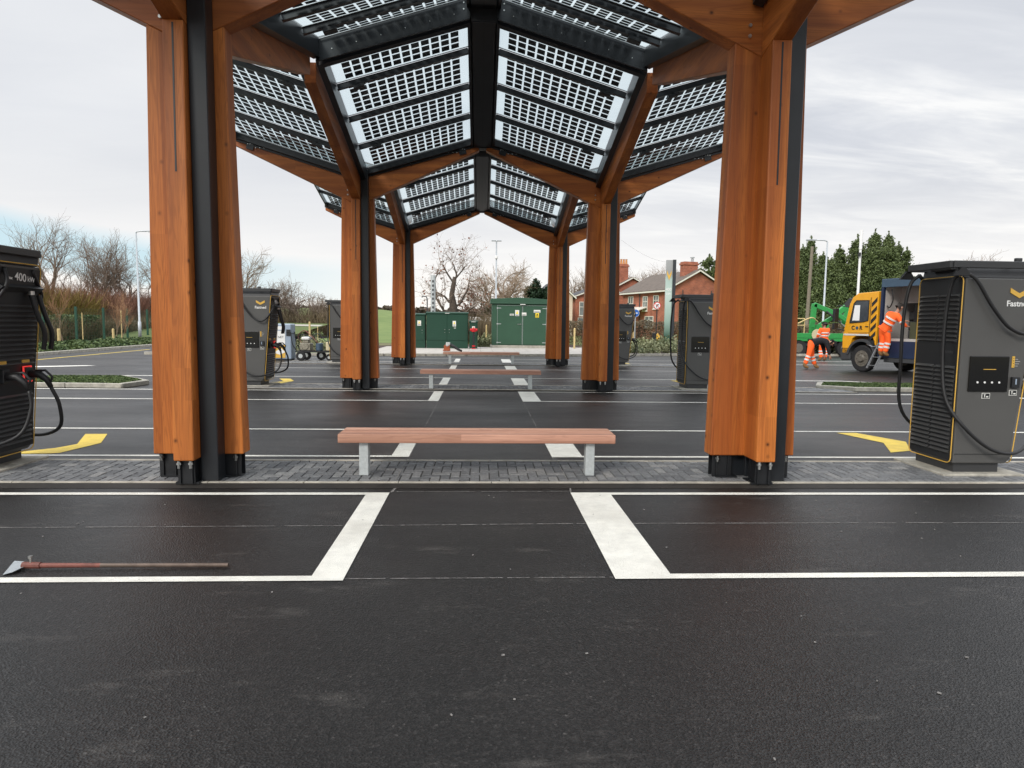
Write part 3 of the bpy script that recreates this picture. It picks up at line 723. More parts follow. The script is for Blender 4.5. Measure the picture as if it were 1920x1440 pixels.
for yr in ROWS:
    for side, xc in zip((-1, 1), CX):
        make_column(0, yr, xc); make_beams(yr, xc)
        for sx_ in (-1, 1):
            for sy_ in (-1, 1): make_quadrant(yr, xc, sx_, sy_, side)
    for sy_ in (-1, 1):
        rb = MB(); d = 2.58
        a, b = .10, HB-.01
        za, zb_ = gl(2.6, a), gl(2.6, b)
        prof = lambda yy, z: [(-.235, yy, z+.05), (-.235, yy, z-.10), (-.19, yy, z-.16), (.19, yy, z-.16), (.235, yy, z-.10), (.235, yy, z+.05)]
        pa = prof(sy_*a, za); pb = prof(sy_*b, zb_); n = 6
        rb.add(pa+pb, [tuple(range(n)), tuple(range(n, 2*n))]+[(i, (i+1) % n, n+(i+1) % n, n+i) for i in range(n)])
        rb.bar((0, sy_*a, za-.162), (0, sy_*b, zb_-.162), .02, .008, 1)
        # end plate
        rb.prism([(-.20, sy_*(b+.0), zb_-.34), (.20, sy_*(b+.0), zb_-.34), (.24, sy_*(b+.0), zb_-.05), (-.24, sy_*(b+.0), zb_-.05)], (0, sy_*.014, 0), 2)
        rb.build('ridge_gutter', [M['black'], M['black_steel'], M['grey_pl']], canopy, loc=(0.01, yr, 0))
    pl = MB(); z = gl(2.7, 0)
    pl.prism([(-.09, -.115, z-.18), (.09, -.115, z-.18), (.15, -.115, z-.06), (.06, -.115, z+.0), (-.06, -.115, z+.0), (-.15, -.115, z-.06)], (0, .23, 0))
    pl.build('ridge_plate', M['grey_pl'], canopy, loc=(.01, yr, 0))

# ================================================================== BENCHES
def make_bench(label, x, y, z, group='slatless benches between the columns'):
    t = thing('bench', label, 'bench', (x, y, z), 0, 'timber benches down the middle of the canopy')
    for k, (a, b) in enumerate(((0, .145), (.149, .295), (.299, .44))):
        s = MB(); s.bb(-1.41, 1.41, a, b, .345, .435); s.build('seat', M['bench_wood'], t, bevel=.008, seg=2)
    for xx in (-1.16, 1.16):
        l = MB(); l.bb(xx-.047, xx+.047, .05, .17, 0, .344); l.bb(xx-.043, xx+.043, .171, .40, .328, .342)
        l.build('leg', M['galv'], t, bevel=.008, seg=2)
    return t
make_bench('timber bench nearest the camera on galvanised legs', -.02, 6.67, .035)
make_bench('timber bench between the second pair of columns, second from the camera', .01, 15.46, .035)
make_bench('timber bench farthest away, carrying the orange and grey blower', .03, 24.53, .035)

# ================================================================== CHARGERS
def cable(mb, pts, r, mi=0, n=10, sub=6):
    P = [Vector(p) for p in pts]; out_ = []
    Q = [P[0]*2-P[1]]+P+[P[-1]*2-P[-2]]
    for i in range(1, len(Q)-2):
        for s in range(sub):
            t = s/sub; p0, p1, p2, p3 = Q[i-1:i+3]
            out_.append(.5*((2*p1)+(-p0+p2)*t+(2*p0-5*p1+4*p2-p3)*t*t+(-p0+3*p1-3*p2+p3)*t**3))
    out_.append(P[-1]); mb.tube(out_, r, n, mi)
CH_W0, CH_W1, CH_D, CH_H = .66, .84, .74, 2.10
def make_charger(label, x, y, z=.035):
    """local origin: bottom left front corner; +x along the wide face, +y away from camera"""
    t = thing('charger', label, 'charger', (x, y, z), 0, 'electric vehicle chargers')
    pd = MB(); pd.bb(-.13, CH_W0+.12, -.06, CH_D+.06, -.01, .018); pd.build('plinth_slab', M['kerb'], t, bevel=.006)
    pl = MB(); pl.bb(.06, CH_W0-.10, .06, CH_D-.06, .018, .13); pl.build('plinth', M['chg_rim'], t)
    b = MB(); z0, z1 = .12, CH_H
    prof = [(.02, z0), (CH_W0-.05, z0), (CH_W0+.005, z0+.06), (CH_W0+.02, z0+.35), (CH_W1, z1-.02), (CH_W1, z1), (.02, z1)]
    b.prism([(u, .02, zz) for u, zz in prof], (0, CH_D-.04, 0)); b.build('body', M['chg'], t, bevel=.012, seg=2)
    s_ = MB(); s_.bb(.03, CH_W0-.01, .014, CH_D-.014, z0+.10, z0+.104); s_.build('seam', M['chg_d'], t)
    cap = MB(); cap.prism([(-.02, .04, z1+.002), (CH_W1+.01, .04, z1+.002), (CH_W1-.02, .12, z1+.14), (.06, .12, z1+.14)], (0, CH_D-.10, 0))
    cap.build('cap', M['chg_rim'], t, bevel=.015, seg=2)
    # louvred end (-x side)
    lv = MB(); lv.bb(-.004, .018, .035, CH_D-.035, z0+.03, z1-.0, 0)
    for (za, zb_) in ((z0+.10, 1.22), (1.42, 1.98)):
        nL = int((zb_-za)/.048)
        for i in range(nL):
            zz = za+i*.048
            for (ya, yb) in ((.06, CH_D*.5-.015), (CH_D*.5+.015, CH_D-.06)):
                lv.prism([(-.004, ya, zz), (-.030, ya, zz+.012), (-.004, ya, zz+.034)], (0, yb-ya, 0), 2)
    lv.bb(-.012, -.003, .10, .27, 1.30, 1.325, 1)
    lv.build('louvre_panel', [M['chg_d'], M['chg_rim'], M['slat']], t)
    def loop_trim(xf, name):
        tr = MB(); r = .06; ya, yb, za, zb_ = .022, CH_D-.022, z0+.0, z1+.02
        pts = []
        for (cy_, cz_, a0) in ((yb-r, zb_-r, 0), (ya+r, zb_-r, 90), (ya+r, za+r, 180), (yb-r, za+r, 270)):
            for q in range(5):
                a = R(a0+q*22.5); pts.append((cy_+r*math.cos(a), cz_+r*math.sin(a)))
        pts.append(pts[0]); pts.append(pts[1])
        tr.tube([(xf(zz), yy, zz) for yy, zz in pts], .0058, 6); return tr.build(name, M['yellow'], t, smooth=True)
    loop_trim(lambda zz: -.006, 'trim')
    # connector end (+x side)
    slope = lambda zz: CH_W0+.02+(CH_W1-CH_W0-.02)*max(0, (zz-z0-.35))/(z1-.02-z0-.35) if zz > z0+.35 else CH_W0+.005+.015*(zz-z0)/.35
    ce = MB(); ce.prism([(slope(z0+.05)+.001, .04, z0+.05), (slope(z0+.35)+.001, .04, z0+.35), (slope(z1-.03)+.001, .04, z1-.03), (slope(z1-.03)+.008, .04, z1-.03), (slope(z0+.35)+.008, .04, z0+.35), (slope(z0+.05)+.008, .04, z0+.05)], (0, CH_D-.07, 0))
    for (za, zb_) in ((z0+.10, .78), (1.06, 1.72)):
        nL = int((zb_-za)/.05)
        for i in range(nL):
            zz = za+i*.05; xx = slope(zz)+.007
            ce.prism([(xx, .07, zz), (xx+.024, .07, zz+.012), (xx, .07, zz+.036)], (0, CH_D-.14, 0), 1)
    ce.build('connector_panel', [M['chg_d'], M['slat']], t)
    loop_trim(lambda zz: slope(zz)+.006, 'trim')
    xx = slope(1.98)+.014
    text_mesh('400', .115, 'power_lettering', M['white'], t, (xx, .40, 1.975), (R(90), R(5), R(90)), .001, bold=.0015)
    text_mesh('kW', .075, 'power_lettering', M['white'], t, (xx, .56, 1.96), (R(90), R(5), R(90)), .001, bold=.001)
    text_mesh('max', .045, 'power_lettering', M['white'], t, (xx, .24, 1.965), (R(90), R(5), R(90)), .001, bold=.001)
    hd = MB(); hd.prism([(slope(1.9)+.02, .06, 1.90), (slope(1.9)+.075, .06, 1.87), (slope(1.9)+.02, .06, 1.82)], (0, CH_D-.12, 0)); hd.build('hood', M['chg_d'], t)
    # two plug holsters with connectors and cables at the +x end
    for k, yy in enumerate((.20, .55)):
        ho = MB(); xh = slope(.95)+.02
        ho.tube([(xh+.012, yy-.06+.12*c_, .88+.16*s__) for c_, s__ in ((0, 0), (1, 0), (1, .2), (1, 1), (0, 1), (0, .2), (0, 0))], .010, 6)
        if k: ho.build('plug_light', M['red_glow'], t)
        hb = MB(); hb.bb(xh-.01, xh+.04, yy-.05, yy+.05, .89, 1.03); hb.bb(xh, xh+.012, yy-.07, yy+.05, 1.075, 1.12, 1); hb.build('plug_holster', [M['chg_d'], M['yellow']], t, bevel=.01)
        pg = MB(); pg.tube([(xh+.03, yy, .96), (xh+.14, yy, .955), (xh+.21, yy, .90), (xh+.25, yy, .82)], [.042, .040, .032, .024], 10)
        pg.tube([(xh+.10, yy, .995), (xh+.20, yy, 1.0), (xh+.27, yy, .93), (xh+.235, yy, .85)], .013, 8)
        pg.build('connector', M['rubber'], t, smooth=True)
        cb_ = MB()
        if k == 0:      # round the front: down, under the wide face, up to the hanger at the louvred end
            cable(cb_, [(xh+.25, yy, .82), (xh+.27, yy-.02, .62), (xh+.18, yy-.10, .36), (.62, -.07, .25), (.34, -.09, .30), (.06, -.07, .52), (-.075, .06, .80), (-.085, .14, 1.2), (-.075, .16, 1.7), (-.06, .12, 2.05), (-.02, .03, 2.17)], .019, 0)
            cable(cb_, [(-.02, .03, 2.17), (.10, -.02, 2.08), (.28, -.045, 1.80), (.48, -.055, 1.58), (.70, -.045, 1.54), (CH_W1+.05, .10, 1.86), (CH_W1+.01, .16, 2.06)], .019, 0)
        else:
            cable(cb_, [(xh+.25, yy, .82), (xh+.31, yy+.03, .62), (xh+.24, yy+.12, .36), (.62, CH_D+.08, .25), (.20, CH_D+.12, .36), (-.12, CH_D+.02, .65), (-.20, CH_D-.06, 1.2), (-.20, CH_D-.06, 1.7), (-.15, CH_D-.06, 2.05), (-.04, CH_D-.05, 2.17)], .019, 0)
            cable(cb_, [(-.04, CH_D-.05, 2.17), (.2, CH_D+.03, 1.95), (.5, CH_D+.05, 1.66), (.8, CH_D+.03, 1.75), (CH_W1+.01, CH_D-.16, 2.06)], .019, 0)
        cb_.build('cable', M['rubber'], t, smooth=True)
    # hanging hoses from the hood
    hs = MB(); xk = slope(1.8)+.05
    for yy in (.22, .34):
        cable(hs, [(xk, yy+.30, 1.80), (xk+.04, yy+.32, 1.6), (xk+.08, yy+.36, 1.4), (xk+.06, yy+.36, 1.22)], .024, 0)
    hs.cyl((xk, .52, 1.80), (xk, .52, 1.84), .032, 10, 1); hs.build('hose', [M['rubber'], M['bolt']], t, smooth=False)
    # cable arms on top
    ar = MB(); zt = z1+.14
    ar.bar((-.16, CH_D-.05, zt), (-.16+.02, .02, zt), .05, .075); ar.bar((-.13, .03, zt), (CH_W1+.02, .03, zt), .05, .075); ar.bar((-.13, CH_D-.04, zt), (CH_W1+.02, CH_D-.04, zt), .05, .075)
    ar.bar((.02, .2, zt-.02), (.02, CH_D-.2, zt-.02), .08, .05); ar.bb(.55, .62, .02, .06, zt+.038, zt+.075)
    ar.bar((CH_W1+.01, .03, zt), (CH_W1+.01, CH_D-.04, zt), .05, .075)
    ar.build('cable_arm', M['chg_rim'], t, bevel=.006)
    for (hx, hy) in ((-.04, -.0), (-.17, CH_D-.04)):
        h = MB(); h.prism([(hx-.09, hy-.012, zt-.12), (hx+.09, hy-.012, zt-.12), (hx+.02, hy-.012, zt-.03), (hx-.02, hy-.012, zt-.03)], (0, .04, 0)); h.build('cable_hanger', M['rubber'], t)
    # front: screen, buttons, reader, stickers, emblem
    sc_ = MB(); sc_.bb(.12, .555, .004, .021, .90, 1.28); o = sc_.build('screen', M['screen'], t, bevel=.012, seg=2)
    bt = MB()
    for i in range(4): bt.disc((.215+i*.08, .004, 1.0), (0, -1, 0), .011, 12)
    bt.bb(.27, .41, .001, .004, 1.136, 1.142, 1)
    bt.build('button', [M['white'], M['yellow']], o)
    for (u0, u1, w0, w1) in ((.285, .375, .825, .885), (.585, .67, .86, .92)):
        lb = MB(); lb.bb(u0, u1, .016, .020, w0, w1, 0); lb.bb(u0+.006, u1-.006, .014, .016, w0+.006, w1-.006, 1); lb.bb(u0+.025, u0+.033, .012, .014, w0+.013, w1-.012, 0); lb.bb(u0+.045, u0+.07, .012, .014, w0+.014, w0+.027, 0)
        lb.bb(u0+.018, u0+.040, .012, .014, w1-.020, w1-.014, 0); lb.build('sticker', [M['label'], M['chg_d']], t)
    ys_ = MB(); ys_.bb(.59, .618, .014, .020, 1.16, 1.28, 0)
    for i in range(4): ys_.bb(.626, .626+.03+.012*((i*7) % 3), .017, .020, 1.175+i*.024, 1.178+i*.024, 1); ys_.disc((.604, .014, 1.176+i*.028), (0, -1, 0), .005, 8, 2, t=.002)
    ys_.build('info_label', [M['yellow'], M['label'], M['chg_d']], t)
    rd = MB(); rd.bb(.59, .675, -.012, .021, .945, 1.06, 0); rd.bb(.62, .636, -.016, -.012, .98, 1.04, 1); rd.build('card_reader', [M['chg_d'], M['blue_g']], t, bevel=.005)
    em = MB(); ex, ez = .61, 1.95
    em.prism([(ex-.10, .012, ez+.05), (ex-.10, .012, ez), (ex, .012, ez-.055), (ex+.10, .012, ez), (ex+.10, .012, ez+.05), (ex, .012, ez-.005)], (0, .008, 0))
    em.build('emblem', M['yellow'], t)
    text_mesh('Fastned', .085, 'lettering', M['white'], t, (ex, .018, ez-.115), (R(90), 0, 0), .002, bold=.0015)
    return t
CHL = ['dark grey charger at the left edge of the photo, showing 400 kW lettering',
       'dark grey charger at the right edge of the photo, beside the nearest right column',
       'dark grey charger in the second row, partly behind the nearest left column',
       'dark grey charger in the second row, partly behind the nearest right column',
       'dark grey charger in the third row behind the second left column, beside the wheeled machine',
       'dark grey charger in the third row, partly behind the second right column']
xs_ = [-5.62, 5.07, -5.72, 4.94, -5.50, 4.86]; yy_ = [6.80, 6.80, 15.75, 15.75, 24.55, 24.55]
ch0 = make_charger(CHL[0], xs_[0], yy_[0])
for i in range(1, 6):
    c = copy_tree(ch0); c.location = (xs_[i], yy_[i], .035); c['label'] = CHL[i]

# ================================================================== SCRAPER on the asphalt
t = thing('floor_scraper', 'long handled scraper with red brown tube lying on the asphalt', 'scraper', (0, 0, 0))
a, b = Vector((-2.86, 4.255, .03)), Vector((-1.63, 4.275, .018))
q = MB(); q.tube([a, a.lerp(b, .35)], [.016, .0145], 10, 0); q.tube([a.lerp(b, .35), b], .0140, 10, 1); q.tube([b-Vector((.002, 0, 0)), b+Vector((.001, 0, 0))], .0115, 10, 1)
q.build('handle', [M['rust'], M['tube']], t, smooth=False)
q = MB(); q.cyl(a+Vector((-.05, 0, .002)), a+Vector((.06, 0, 0)), .021, 10); q.cyl(a+Vector((0, 0, .02)), a+Vector((0, 0, .05)), .007, 8, 1); q.cyl(a+Vector((0, 0, .045)), a+Vector((0, 0, .062)), .014, 8, 1)
q.build('socket', [M['rust'], M['bolt']], t)
q = MB(); q.prism([a+Vector((-.03, -.022, -.002)), a+Vector((-.03, .022, -.002)), a+Vector((-.10, .085, -.008)), a+Vector((-.19, .13, -.02)), a+Vector((-.105, -.10, -.024)), a+Vector((-.06, -.075, -.015))], (0, 0, .003)); q.build('blade', M['pole'], t)

# ================================================================== GREEN CABINETS, KIOSK
def sign_(b, x0, x1, y, z0, z1, mi): b.bb(x0, x1, y-.006, y, z0, z1, mi)
def cabinet(label, x0, x1, y, h, doors, signs, z=.105, d=.75):
    t = thing('equipment_cabinet', label, 'cabinet', ((x0+x1)/2, y, z), 0, 'dark green equipment cabinets')
    hw = (x1-x0)/2
    b = MB(); b.bb(-hw, hw, 0, d, 0, h-.09); b.bb(-hw+.0, hw-.0, -.008, -.001, 0, .42); b.build('casing', M['green'], t, bevel=.01)
    l = MB(); l.prism([(-hw-.03, -.05, h-.09), (-hw-.03, -.05, h-.02), (-hw-.03, d/2, h+.02), (-hw-.03, d+.03, h-.02), (-hw-.03, d+.03, h-.09)], (2*hw+.06, 0, 0)); l.build('lid', M['green'], t, bevel=.008)
    for i in range(doors):
        a = -hw+.03+i*(2*hw-.06)/doors; c = a+(2*hw-.06)/doors-.012
        dr = MB(); dr.bb(a, c, -.022, -.001, .44, h-.12); do = dr.build('door', M['green'], t, bevel=.006)
        hn = MB(); hx = c-.12 if i == 0 else a+.12
        hn.cyl((hx, -.022, h*.52), (hx, -.05, h*.52), .02, 8); hn.cyl((hx, -.022, h*.44), (hx, -.04, h*.44), .015, 8); hn.build('handle', M['bolt'], do)
    for (sx0, sx1, sz0, sz1) in signs:
        sg = MB(); sign_(sg, sx0, sx1, -.023, sz0, sz1, 0); mx = (sx0+sx1)/2
        if sz1-sz0 > .1:
            sg.prism([(mx-.05, -.033, sz0+(sz1-sz0)*.45), (mx+.05, -.033, sz0+(sz1-sz0)*.45), (mx, -.033, sz0+(sz1-sz0)*.9)], (0, .004, 0), 1)
            for k in range(3): sg.bb(sx0+.03, sx1-.03, -.032, -.029, sz0+.03+k*.03, sz0+.04+k*.03, 2)
        sg.build('warning_sign', [M['label'], M['label_y'], M['chg_d']], t)
    sg = MB(); sg.bb(-.12, .12, -.058, -.05, h-.07, h-.045, 0); sg.build('nameplate', M['label'], t)
    return t
YC = 36.6
xa = at(779, 655, Y=YC).x; xb = at(797, 655, Y=YC).x; xc_ = at(799.5, 655, Y=YC).x; xd = at(877, 655, Y=YC).x; xe = at(880, 655, Y=YC).x; xf = at(895, 655, Y=YC).x
cabinet('dark green cabinet leftmost of the three, half behind the third left column', xa-.75, xb, YC, 1.88, 1, [(.22, .42, 1.22, 1.50)])
cabinet('widest dark green two door cabinet, with a warning sign on its right door', xc_, xd, YC, 1.97, 2, [(.30, .48, 1.2, 1.5), (.36, .48, 1.1, 1.13)])
cabinet('narrow low dark green cabinet with one door behind the red topped post', xe, xf, YC, 1.52, 1, [(-.08, .08, 1.0, 1.22)])
# kiosk
kx0 = at(922, 650, Y=38.2).x; kx1 = at(1024, 650, Y=38.2).x; hw = (kx1-kx0)/2; kh = 2.9
t = thing('substation_kiosk', 'big mid green substation kiosk with pitched roof and double doors', 'kiosk', ((kx0+kx1)/2, 38.2, .05))
b = MB(); b.bb(-hw-.08, hw+.08, -.10, 2.5, .0, .20); b.build('base', M['kerb'], t, bevel=.01)
b = MB(); b.bb(-hw, hw, 0, 2.4, .201, kh-.30); b.build('wall', M['green2'], t, bevel=.01)
b = MB(); b.prism([(-hw-.09, -.10, kh-.30), (-hw-.09, -.10, kh-.06), (0, -.10, kh+.03), (hw+.09, -.10, kh-.06), (hw+.09, -.10, kh-.30)], (0, 2.6, 0)); b.bb(-hw-.11, hw+.11, -.115, -.10, kh-.33, kh-.27); b.build('roof', M['green2'], t, bevel=.01)
for i, (a, c) in enumerate(((-hw+.30, -.012+.18), (.012+.18, hw-.02))):
    dr = MB(); dr.bb(a, c, -.03, -.001, .24, kh-.42); do = dr.build('door', M['green2'], t, bevel=.006)
    h_ = MB()
    for zz in (.36, 1.42, 2.32):
        hx = a if i == 0 else c; s = 1 if i == 0 else -1
        h_.bb(hx-.03, hx+.03, -.045, -.031, zz-.03, zz+.03); h_.bb(min(hx, hx+s*.22), max(hx, hx+s*.22), -.044, -.032, zz-.015, zz+.015)
    h_.build('hinge', M['galv'], do)
    e = MB()
    for (u0, u1, w0, w1) in ((a, a+.01, .24, kh-.42), (c-.01, c, .24, kh-.42), (a, c, kh-.43, kh-.42)): e.bb(u0, u1, -.034, -.031, w0, w1)
    e.build('door_edge', M['galv'], do)
    if i == 0:
        n_ = MB(); n_.bb(c-.28, c-.10, -.07, -.055, 1.40, 1.425); n_.cyl((c-.10, -.03, 1.41), (c-.10, -.07, 1.41), .03, 10); n_.build('handle', M['bolt'], do)
for (u0, u1, w0, w1, mi_) in ((-.25, -.02, 1.88, 2.22, 0), (-.55, -.32, 1.90, 2.0, 0), (.14, .40, 1.90, 2.08, 0), (.82, 1.20, 2.08, 2.24, 0), (.92, 1.12, 1.80, 2.06, 1)):
    sg = MB(); sg.bb(u0, u1, -.044, -.0355, w0, w1, mi_)
    for k in range(3): sg.bb(u0+.03, u1-.03, -.048, -.0445, w0+.02+k*.022, w0+.03+k*.022, 2)
    if w1-w0 > .2: mx = (u0+u1)/2; sg.prism([(mx-.07, -.049, w0+.12), (mx+.07, -.049, w0+.12), (mx, -.049, w1-.03)], (0, .004, 0), 1 if mi_ == 0 else 2)
    sg.build('warning_sign', [M['label'], M['label_y'], M['chg_d']], t)
sg = MB(); sg.bb(.03, .33, -.128, -.116, kh-.30-.08, kh-.30-.04, 0); sg.build('nameplate', M['label'], t)
# red topped post
p = at(888, 656, Y=36.1)
t = thing('marker_post', 'slim black post with a red round head by the narrow green cabinet', 'post', (p.x, 36.1, .105))
b = MB(); b.cyl((0, 0, 0), (0, 0, .95), .05, 12); b.cyl((0, 0, 0), (0, 0, .05), .11, 12, 1); b.cyl((0, 0, .12), (0, 0, .20), .09, 12, 1); b.build('stem', [M['chg_d'], M['post_red']], t)
b = MB(); b.cyl((0, 0, .92), (0, 0, 1.12), .12, 14); b.cyl((-.20, 0, 1.03), (.20, 0, 1.03), .075, 12); b.cyl((0, 0, 1.12), (0, 0, 1.17), .05, 8); b.build('head', M['post_red'], t, bevel=.02)
# blower on third bench
t = thing('leaf_blower', 'orange and white leaf blower with grey tube resting on the farthest bench', 'leaf blower', (at(840, 655, Y=24.75).x, 24.78, .487))
def blob(name, pts, rad, m_, parent, lev=2, edges=None):
    me = bpy.data.meshes.new(name); me.from_pydata(pts, edges or [(i, i+1) for i in range(len(pts)-1)], [])
    me.materials.append(m_); o = link(name, me, parent)
    sk = o.modifiers.new('skin', 'SKIN'); sk.use_smooth_shade = True
    for i, r_ in enumerate(rad):
        sv = me.skin_vertices[0].data[i]; sv.radius = (r_, r_) if not isinstance(r_, tuple) else r_
    me.skin_vertices[0].data[0].use_root = True
    if lev: ss = o.modifiers.new('sub', 'SUBSURF'); ss.levels = lev; ss.render_levels = lev
    return o
b = MB(); b.box((-.04, 0, .12), (.22, .24, .22)); b.box((-.05, 0, .04), (.28, .26, .06)); b.build('motor_housing', mat('blower_orange', (.50, .13, .05), .6), t, bevel=.05, seg=3)
b = MB(); b.box((.0, 0, .27), (.16, .18, .12)); b.cyl((-.02, -.10, .24), (-.02, -.14, .24), .06, 12); b.build('top_cover', M['white'], t, bevel=.04, seg=3)
b = MB(); b.tube([(.08, 0, .25), (.22, -.02, .17), (.40, -.05, .06), (.52, -.06, .015)], [.055, .05, .045, .035], 10); b.build('tube', M['grey_pl'], t, smooth=True)

# vacuum / air unit
p0 = at(519, 675, Y=26.2); p1 = at(546, 675, Y=26.2)
t = thing('car_vacuum_unit', 'white and pale blue self service air unit with a yellow lower panel', 'air unit', ((p0.x+p1.x)/2, 26.2, .0))
h = 1.42
b = MB(); b.bb(-.42, .30, 0, .6, .04, h); b.build('body', M['blue_g'], t, bevel=.05, seg=3)
b = MB(); b.bb(-.38, .06, -.012, -.001, .62, h-.10, 0); b.bb(-.36, -.02, -.014, -.012, 1.15, 1.19, 1); b.build('front_panel', [M['white'], M['blue_g']], t)
text_mesh('NET', .12, 'lettering', M['chg_d'], t, (-.10, -.016, .9), (R(90), 0, 0), .001)
b = MB(); b.bb(-.38, .06, -.012, -.001, .10, .60); b.prism([(-.38, -.016, .30), (-.1, -.016, .48), (.06, -.016, .32), (-.15, -.016, .22)], (0, .003, 0), 1); b.build('lower_panel', [M['yellow'], M['white']], t)
b = MB(); b.bb(.11, .27, -.02, -.001, .95, 1.20); b.build('display', M['chg_d'], t); b = MB(); b.bb(-.36, .26, .05, .55, 0, .04); b.build('foot', M['chg_d'], t)

# line marking machine
mp_ = at(612, 678, Y=26.3)
t = thing('line_marking_machine', 'wheeled line marking machine with engine and hoses beside the far left charger', 'paint machine', (mp_.x-.42, 26.3, 0), R(176)); t.scale = (1.1, 1.1, 1.1)
b = MB(); b.bar((-.55, -.22, .32), (.65, -.22, .32), .04, .04); b.bar((-.55, .22, .32), (.65, .22, .32), .04, .04)
for xx in (-.5, -.1, .3, .6): b.bar((xx, -.22, .32), (xx, .22, .32), .03, .03)
b.tube([(.6, -.2, .32), (.75, -.2, .6), (.8, -.2, 1.0), (.95, -.2, 1.02)], .016, 8); b.tube([(.6, .2, .32), (.75, .2, .6), (.8, .2, 1.0), (.95, .2, 1.02)], .016, 8); b.bar((.8, -.2, .95), (.8, .2, .95), .02, .02)
b.tube([(-.6, 0, .32), (-.75, -.1, .42), (-.85, -.1, .4)], .014, 6); b.build('chassis', M['chg_d'], t)
for (wx, wy, r_) in ((-.12, -.30, .17), (.42, .30, .17), (.42, -.30, .17), (-.5, 0, .12)):
    b = MB(); b.cyl((wx, wy-.04, r_), (wx, wy+.04, r_), r_, 18); wh = b.build('wheel', M['tyre'], t, bevel=.015); b = MB(); b.cyl((wx, wy-.045, r_), (wx, wy+.045, r_), r_*.45, 12); b.build('rim', M['galv'], wh)
b = MB(); b.bb(.12, .5, -.18, .18, .36, .62); b.cyl((.3, -.2, .5), (.3, .2, .5), .13, 12); b.bb(.2, .42, -.12, .12, .62, .72); b.build('engine', M['eng'], t, bevel=.02)
b = MB(); b.bb(.15, .45, -.16, .16, .73, .84); b.build('fuel_tank', M['white'], t, bevel=.04, seg=2)
b = MB(); b.cyl((-.15, 0, .35), (-.15, 0, .62), .13, 14); b.build('pump', M['truck_top'], t, bevel=.02)
b = MB(); b.cyl((-.5, 0, .36), (-.5, 0, .66), .12, 14); b.cyl((-.62, -.15, .4), (-.62, -.15, .55), .06, 10); b.build('paint_bucket', M['cream'], t, bevel=.02)
b = MB(); cable(b, [(.3, -.15, .7), (.0, -.25, .95), (-.3, -.2, .7), (-.5, -.1, .66)], .014); cable(b, [(.5, -.1, .6), (.7, -.25, .85), (.5, -.3, 1.05), (.2, -.1, .9), (-.1, 0, .62)], .016, 1)
cable(b, [(-.1, .1, .6), (.1, .3, .85), (.45, .2, .9), (.6, 0, .5)], .014); b.build('hose', [M['rubber'], M['rust']], t, smooth=True)

# ================================================================== LAMPS, POLES, SIGNS
def lamp_post(label, px, ybase, Y, ytop, arm=None, head='side', base=True):
    p = at(px, ybase, Y=Y); h = at(px, ytop, Y=Y).z
    t = thing('lamp_post', label, 'lamp post', (p.x, Y, 0))
    b = MB()
    b.tube([(0, 0, 0), (0, 0, 1.3), (0, 0, 1.32), (0, 0, h)], [.10, .10, .065, .045], 12); b.build('pole', M['pole'], t, smooth=True)
    if arm:
        a = MB(); a.tube([(0, 0, h-.02), (arm*.06, 0, h+.04), (arm*.25, 0, h+.08), (arm*.8, 0, h+.09)], .035, 8); a.build('arm', M['pole'], t, smooth=True)
        l = MB(); l.box((arm*1.05, 0, h+.08), (.6, .24, .08)); l.box((arm*1.07, 0, h+.035), (.42, .2, .01), None, 1); l.build('lamp_head', [M['pole'], M['white']], t, bevel=.03, seg=2)
    return t, h
t, h = lamp_post('grey lamp post with one arm behind the left shrub bed', 263, 640, 44.0, 436, 1)
t, h = lamp_post('grey lamp post rising behind the big green kiosk, with two short heads and a camera', 929, 650, 44.0, 452, None)
for s in (-1, 1):
    l = MB(); l.box((s*.18, 0, h+.02), (.30, .22, .06)); l.build('lamp_head', M['pole'], t, bevel=.02)
l = MB(); l.cyl((0, -.12, h-1.15), (0, -.12, h-.95), .09, 12); l.build('camera', M['white'], t, bevel=.04, seg=2)
t, h = lamp_post('grey lamp post with an arm to the left, right of the wooden pole', 1541, 640, 42.0, 453, -1)
# CCTV mast
p = at(1603, 640, Y=44.0); h = at(1603, 431, Y=44.0).z
t = thing('camera_mast', 'tall white camera mast standing behind the yellow truck cab', 'mast', (p.x, 44.0, 0))
b = MB(); b.tube([(0, 0, 0), (0, 0, 1.5), (0, 0, 1.52), (0, 0, h-1.3), (0, 0, h-1.28), (0, 0, h)], [.13, .13, .09, .075, .10, .10], 12); b.build('pole', M['sign_w'], t, smooth=False)
b = MB(); b.cyl((-.12, -.12, h-1.75), (-.12, -.12, h-1.5), .09, 10); b.build('camera', M['chg_d'], t)
# wooden pole
p = at(1510, 640, Y=52.0); h = at(1513, 462, Y=52.0).z
t = tag(MB().tube([(0, 0, 0), (.15, 0, h)], [.15, .11], 10).build('telegraph_pole', M['woodpole'], loc=(p.x, 52, 0)), 'weathered wooden pole in front of the evergreens, beside the nearest right column', 'pole')
# steel flue tower behind the cabinets
p = at(812, 650, Y=41); h = at(812, 516, Y=41).z
t = thing('lattice_mast', 'slender silver mast behind the widest green cabinet', 'mast', (p.x, 41, 0))
b = MB(); b.cyl((0, 0, 0), (0, 0, h), .15, 14); b.build('tube', M['galv'], t)
b = MB()
for k in range(14): b.bb(-.05, .05, -.17, -.152, h*(.12+k*.06), h*(.15+k*.06))
b.build('clip', M['grey_pl'], t)
p = at(801, 650, Y=39.5); h = at(801, 556, Y=39.5).z
MB_ = MB(); MB_.tube([(0, 0, 0), (0, 0, h-.15), (-.05, 0, h), (-.25, 0, h+.02), (-.32, 0, h-.06)], .035, 8); tag(MB_.build('vent_pipe', M['grey_pl'], smooth=True, loc=(p.x, 39.5, 0)), 'thin dark vent pipe with bent top beside the silver mast', 'pipe')

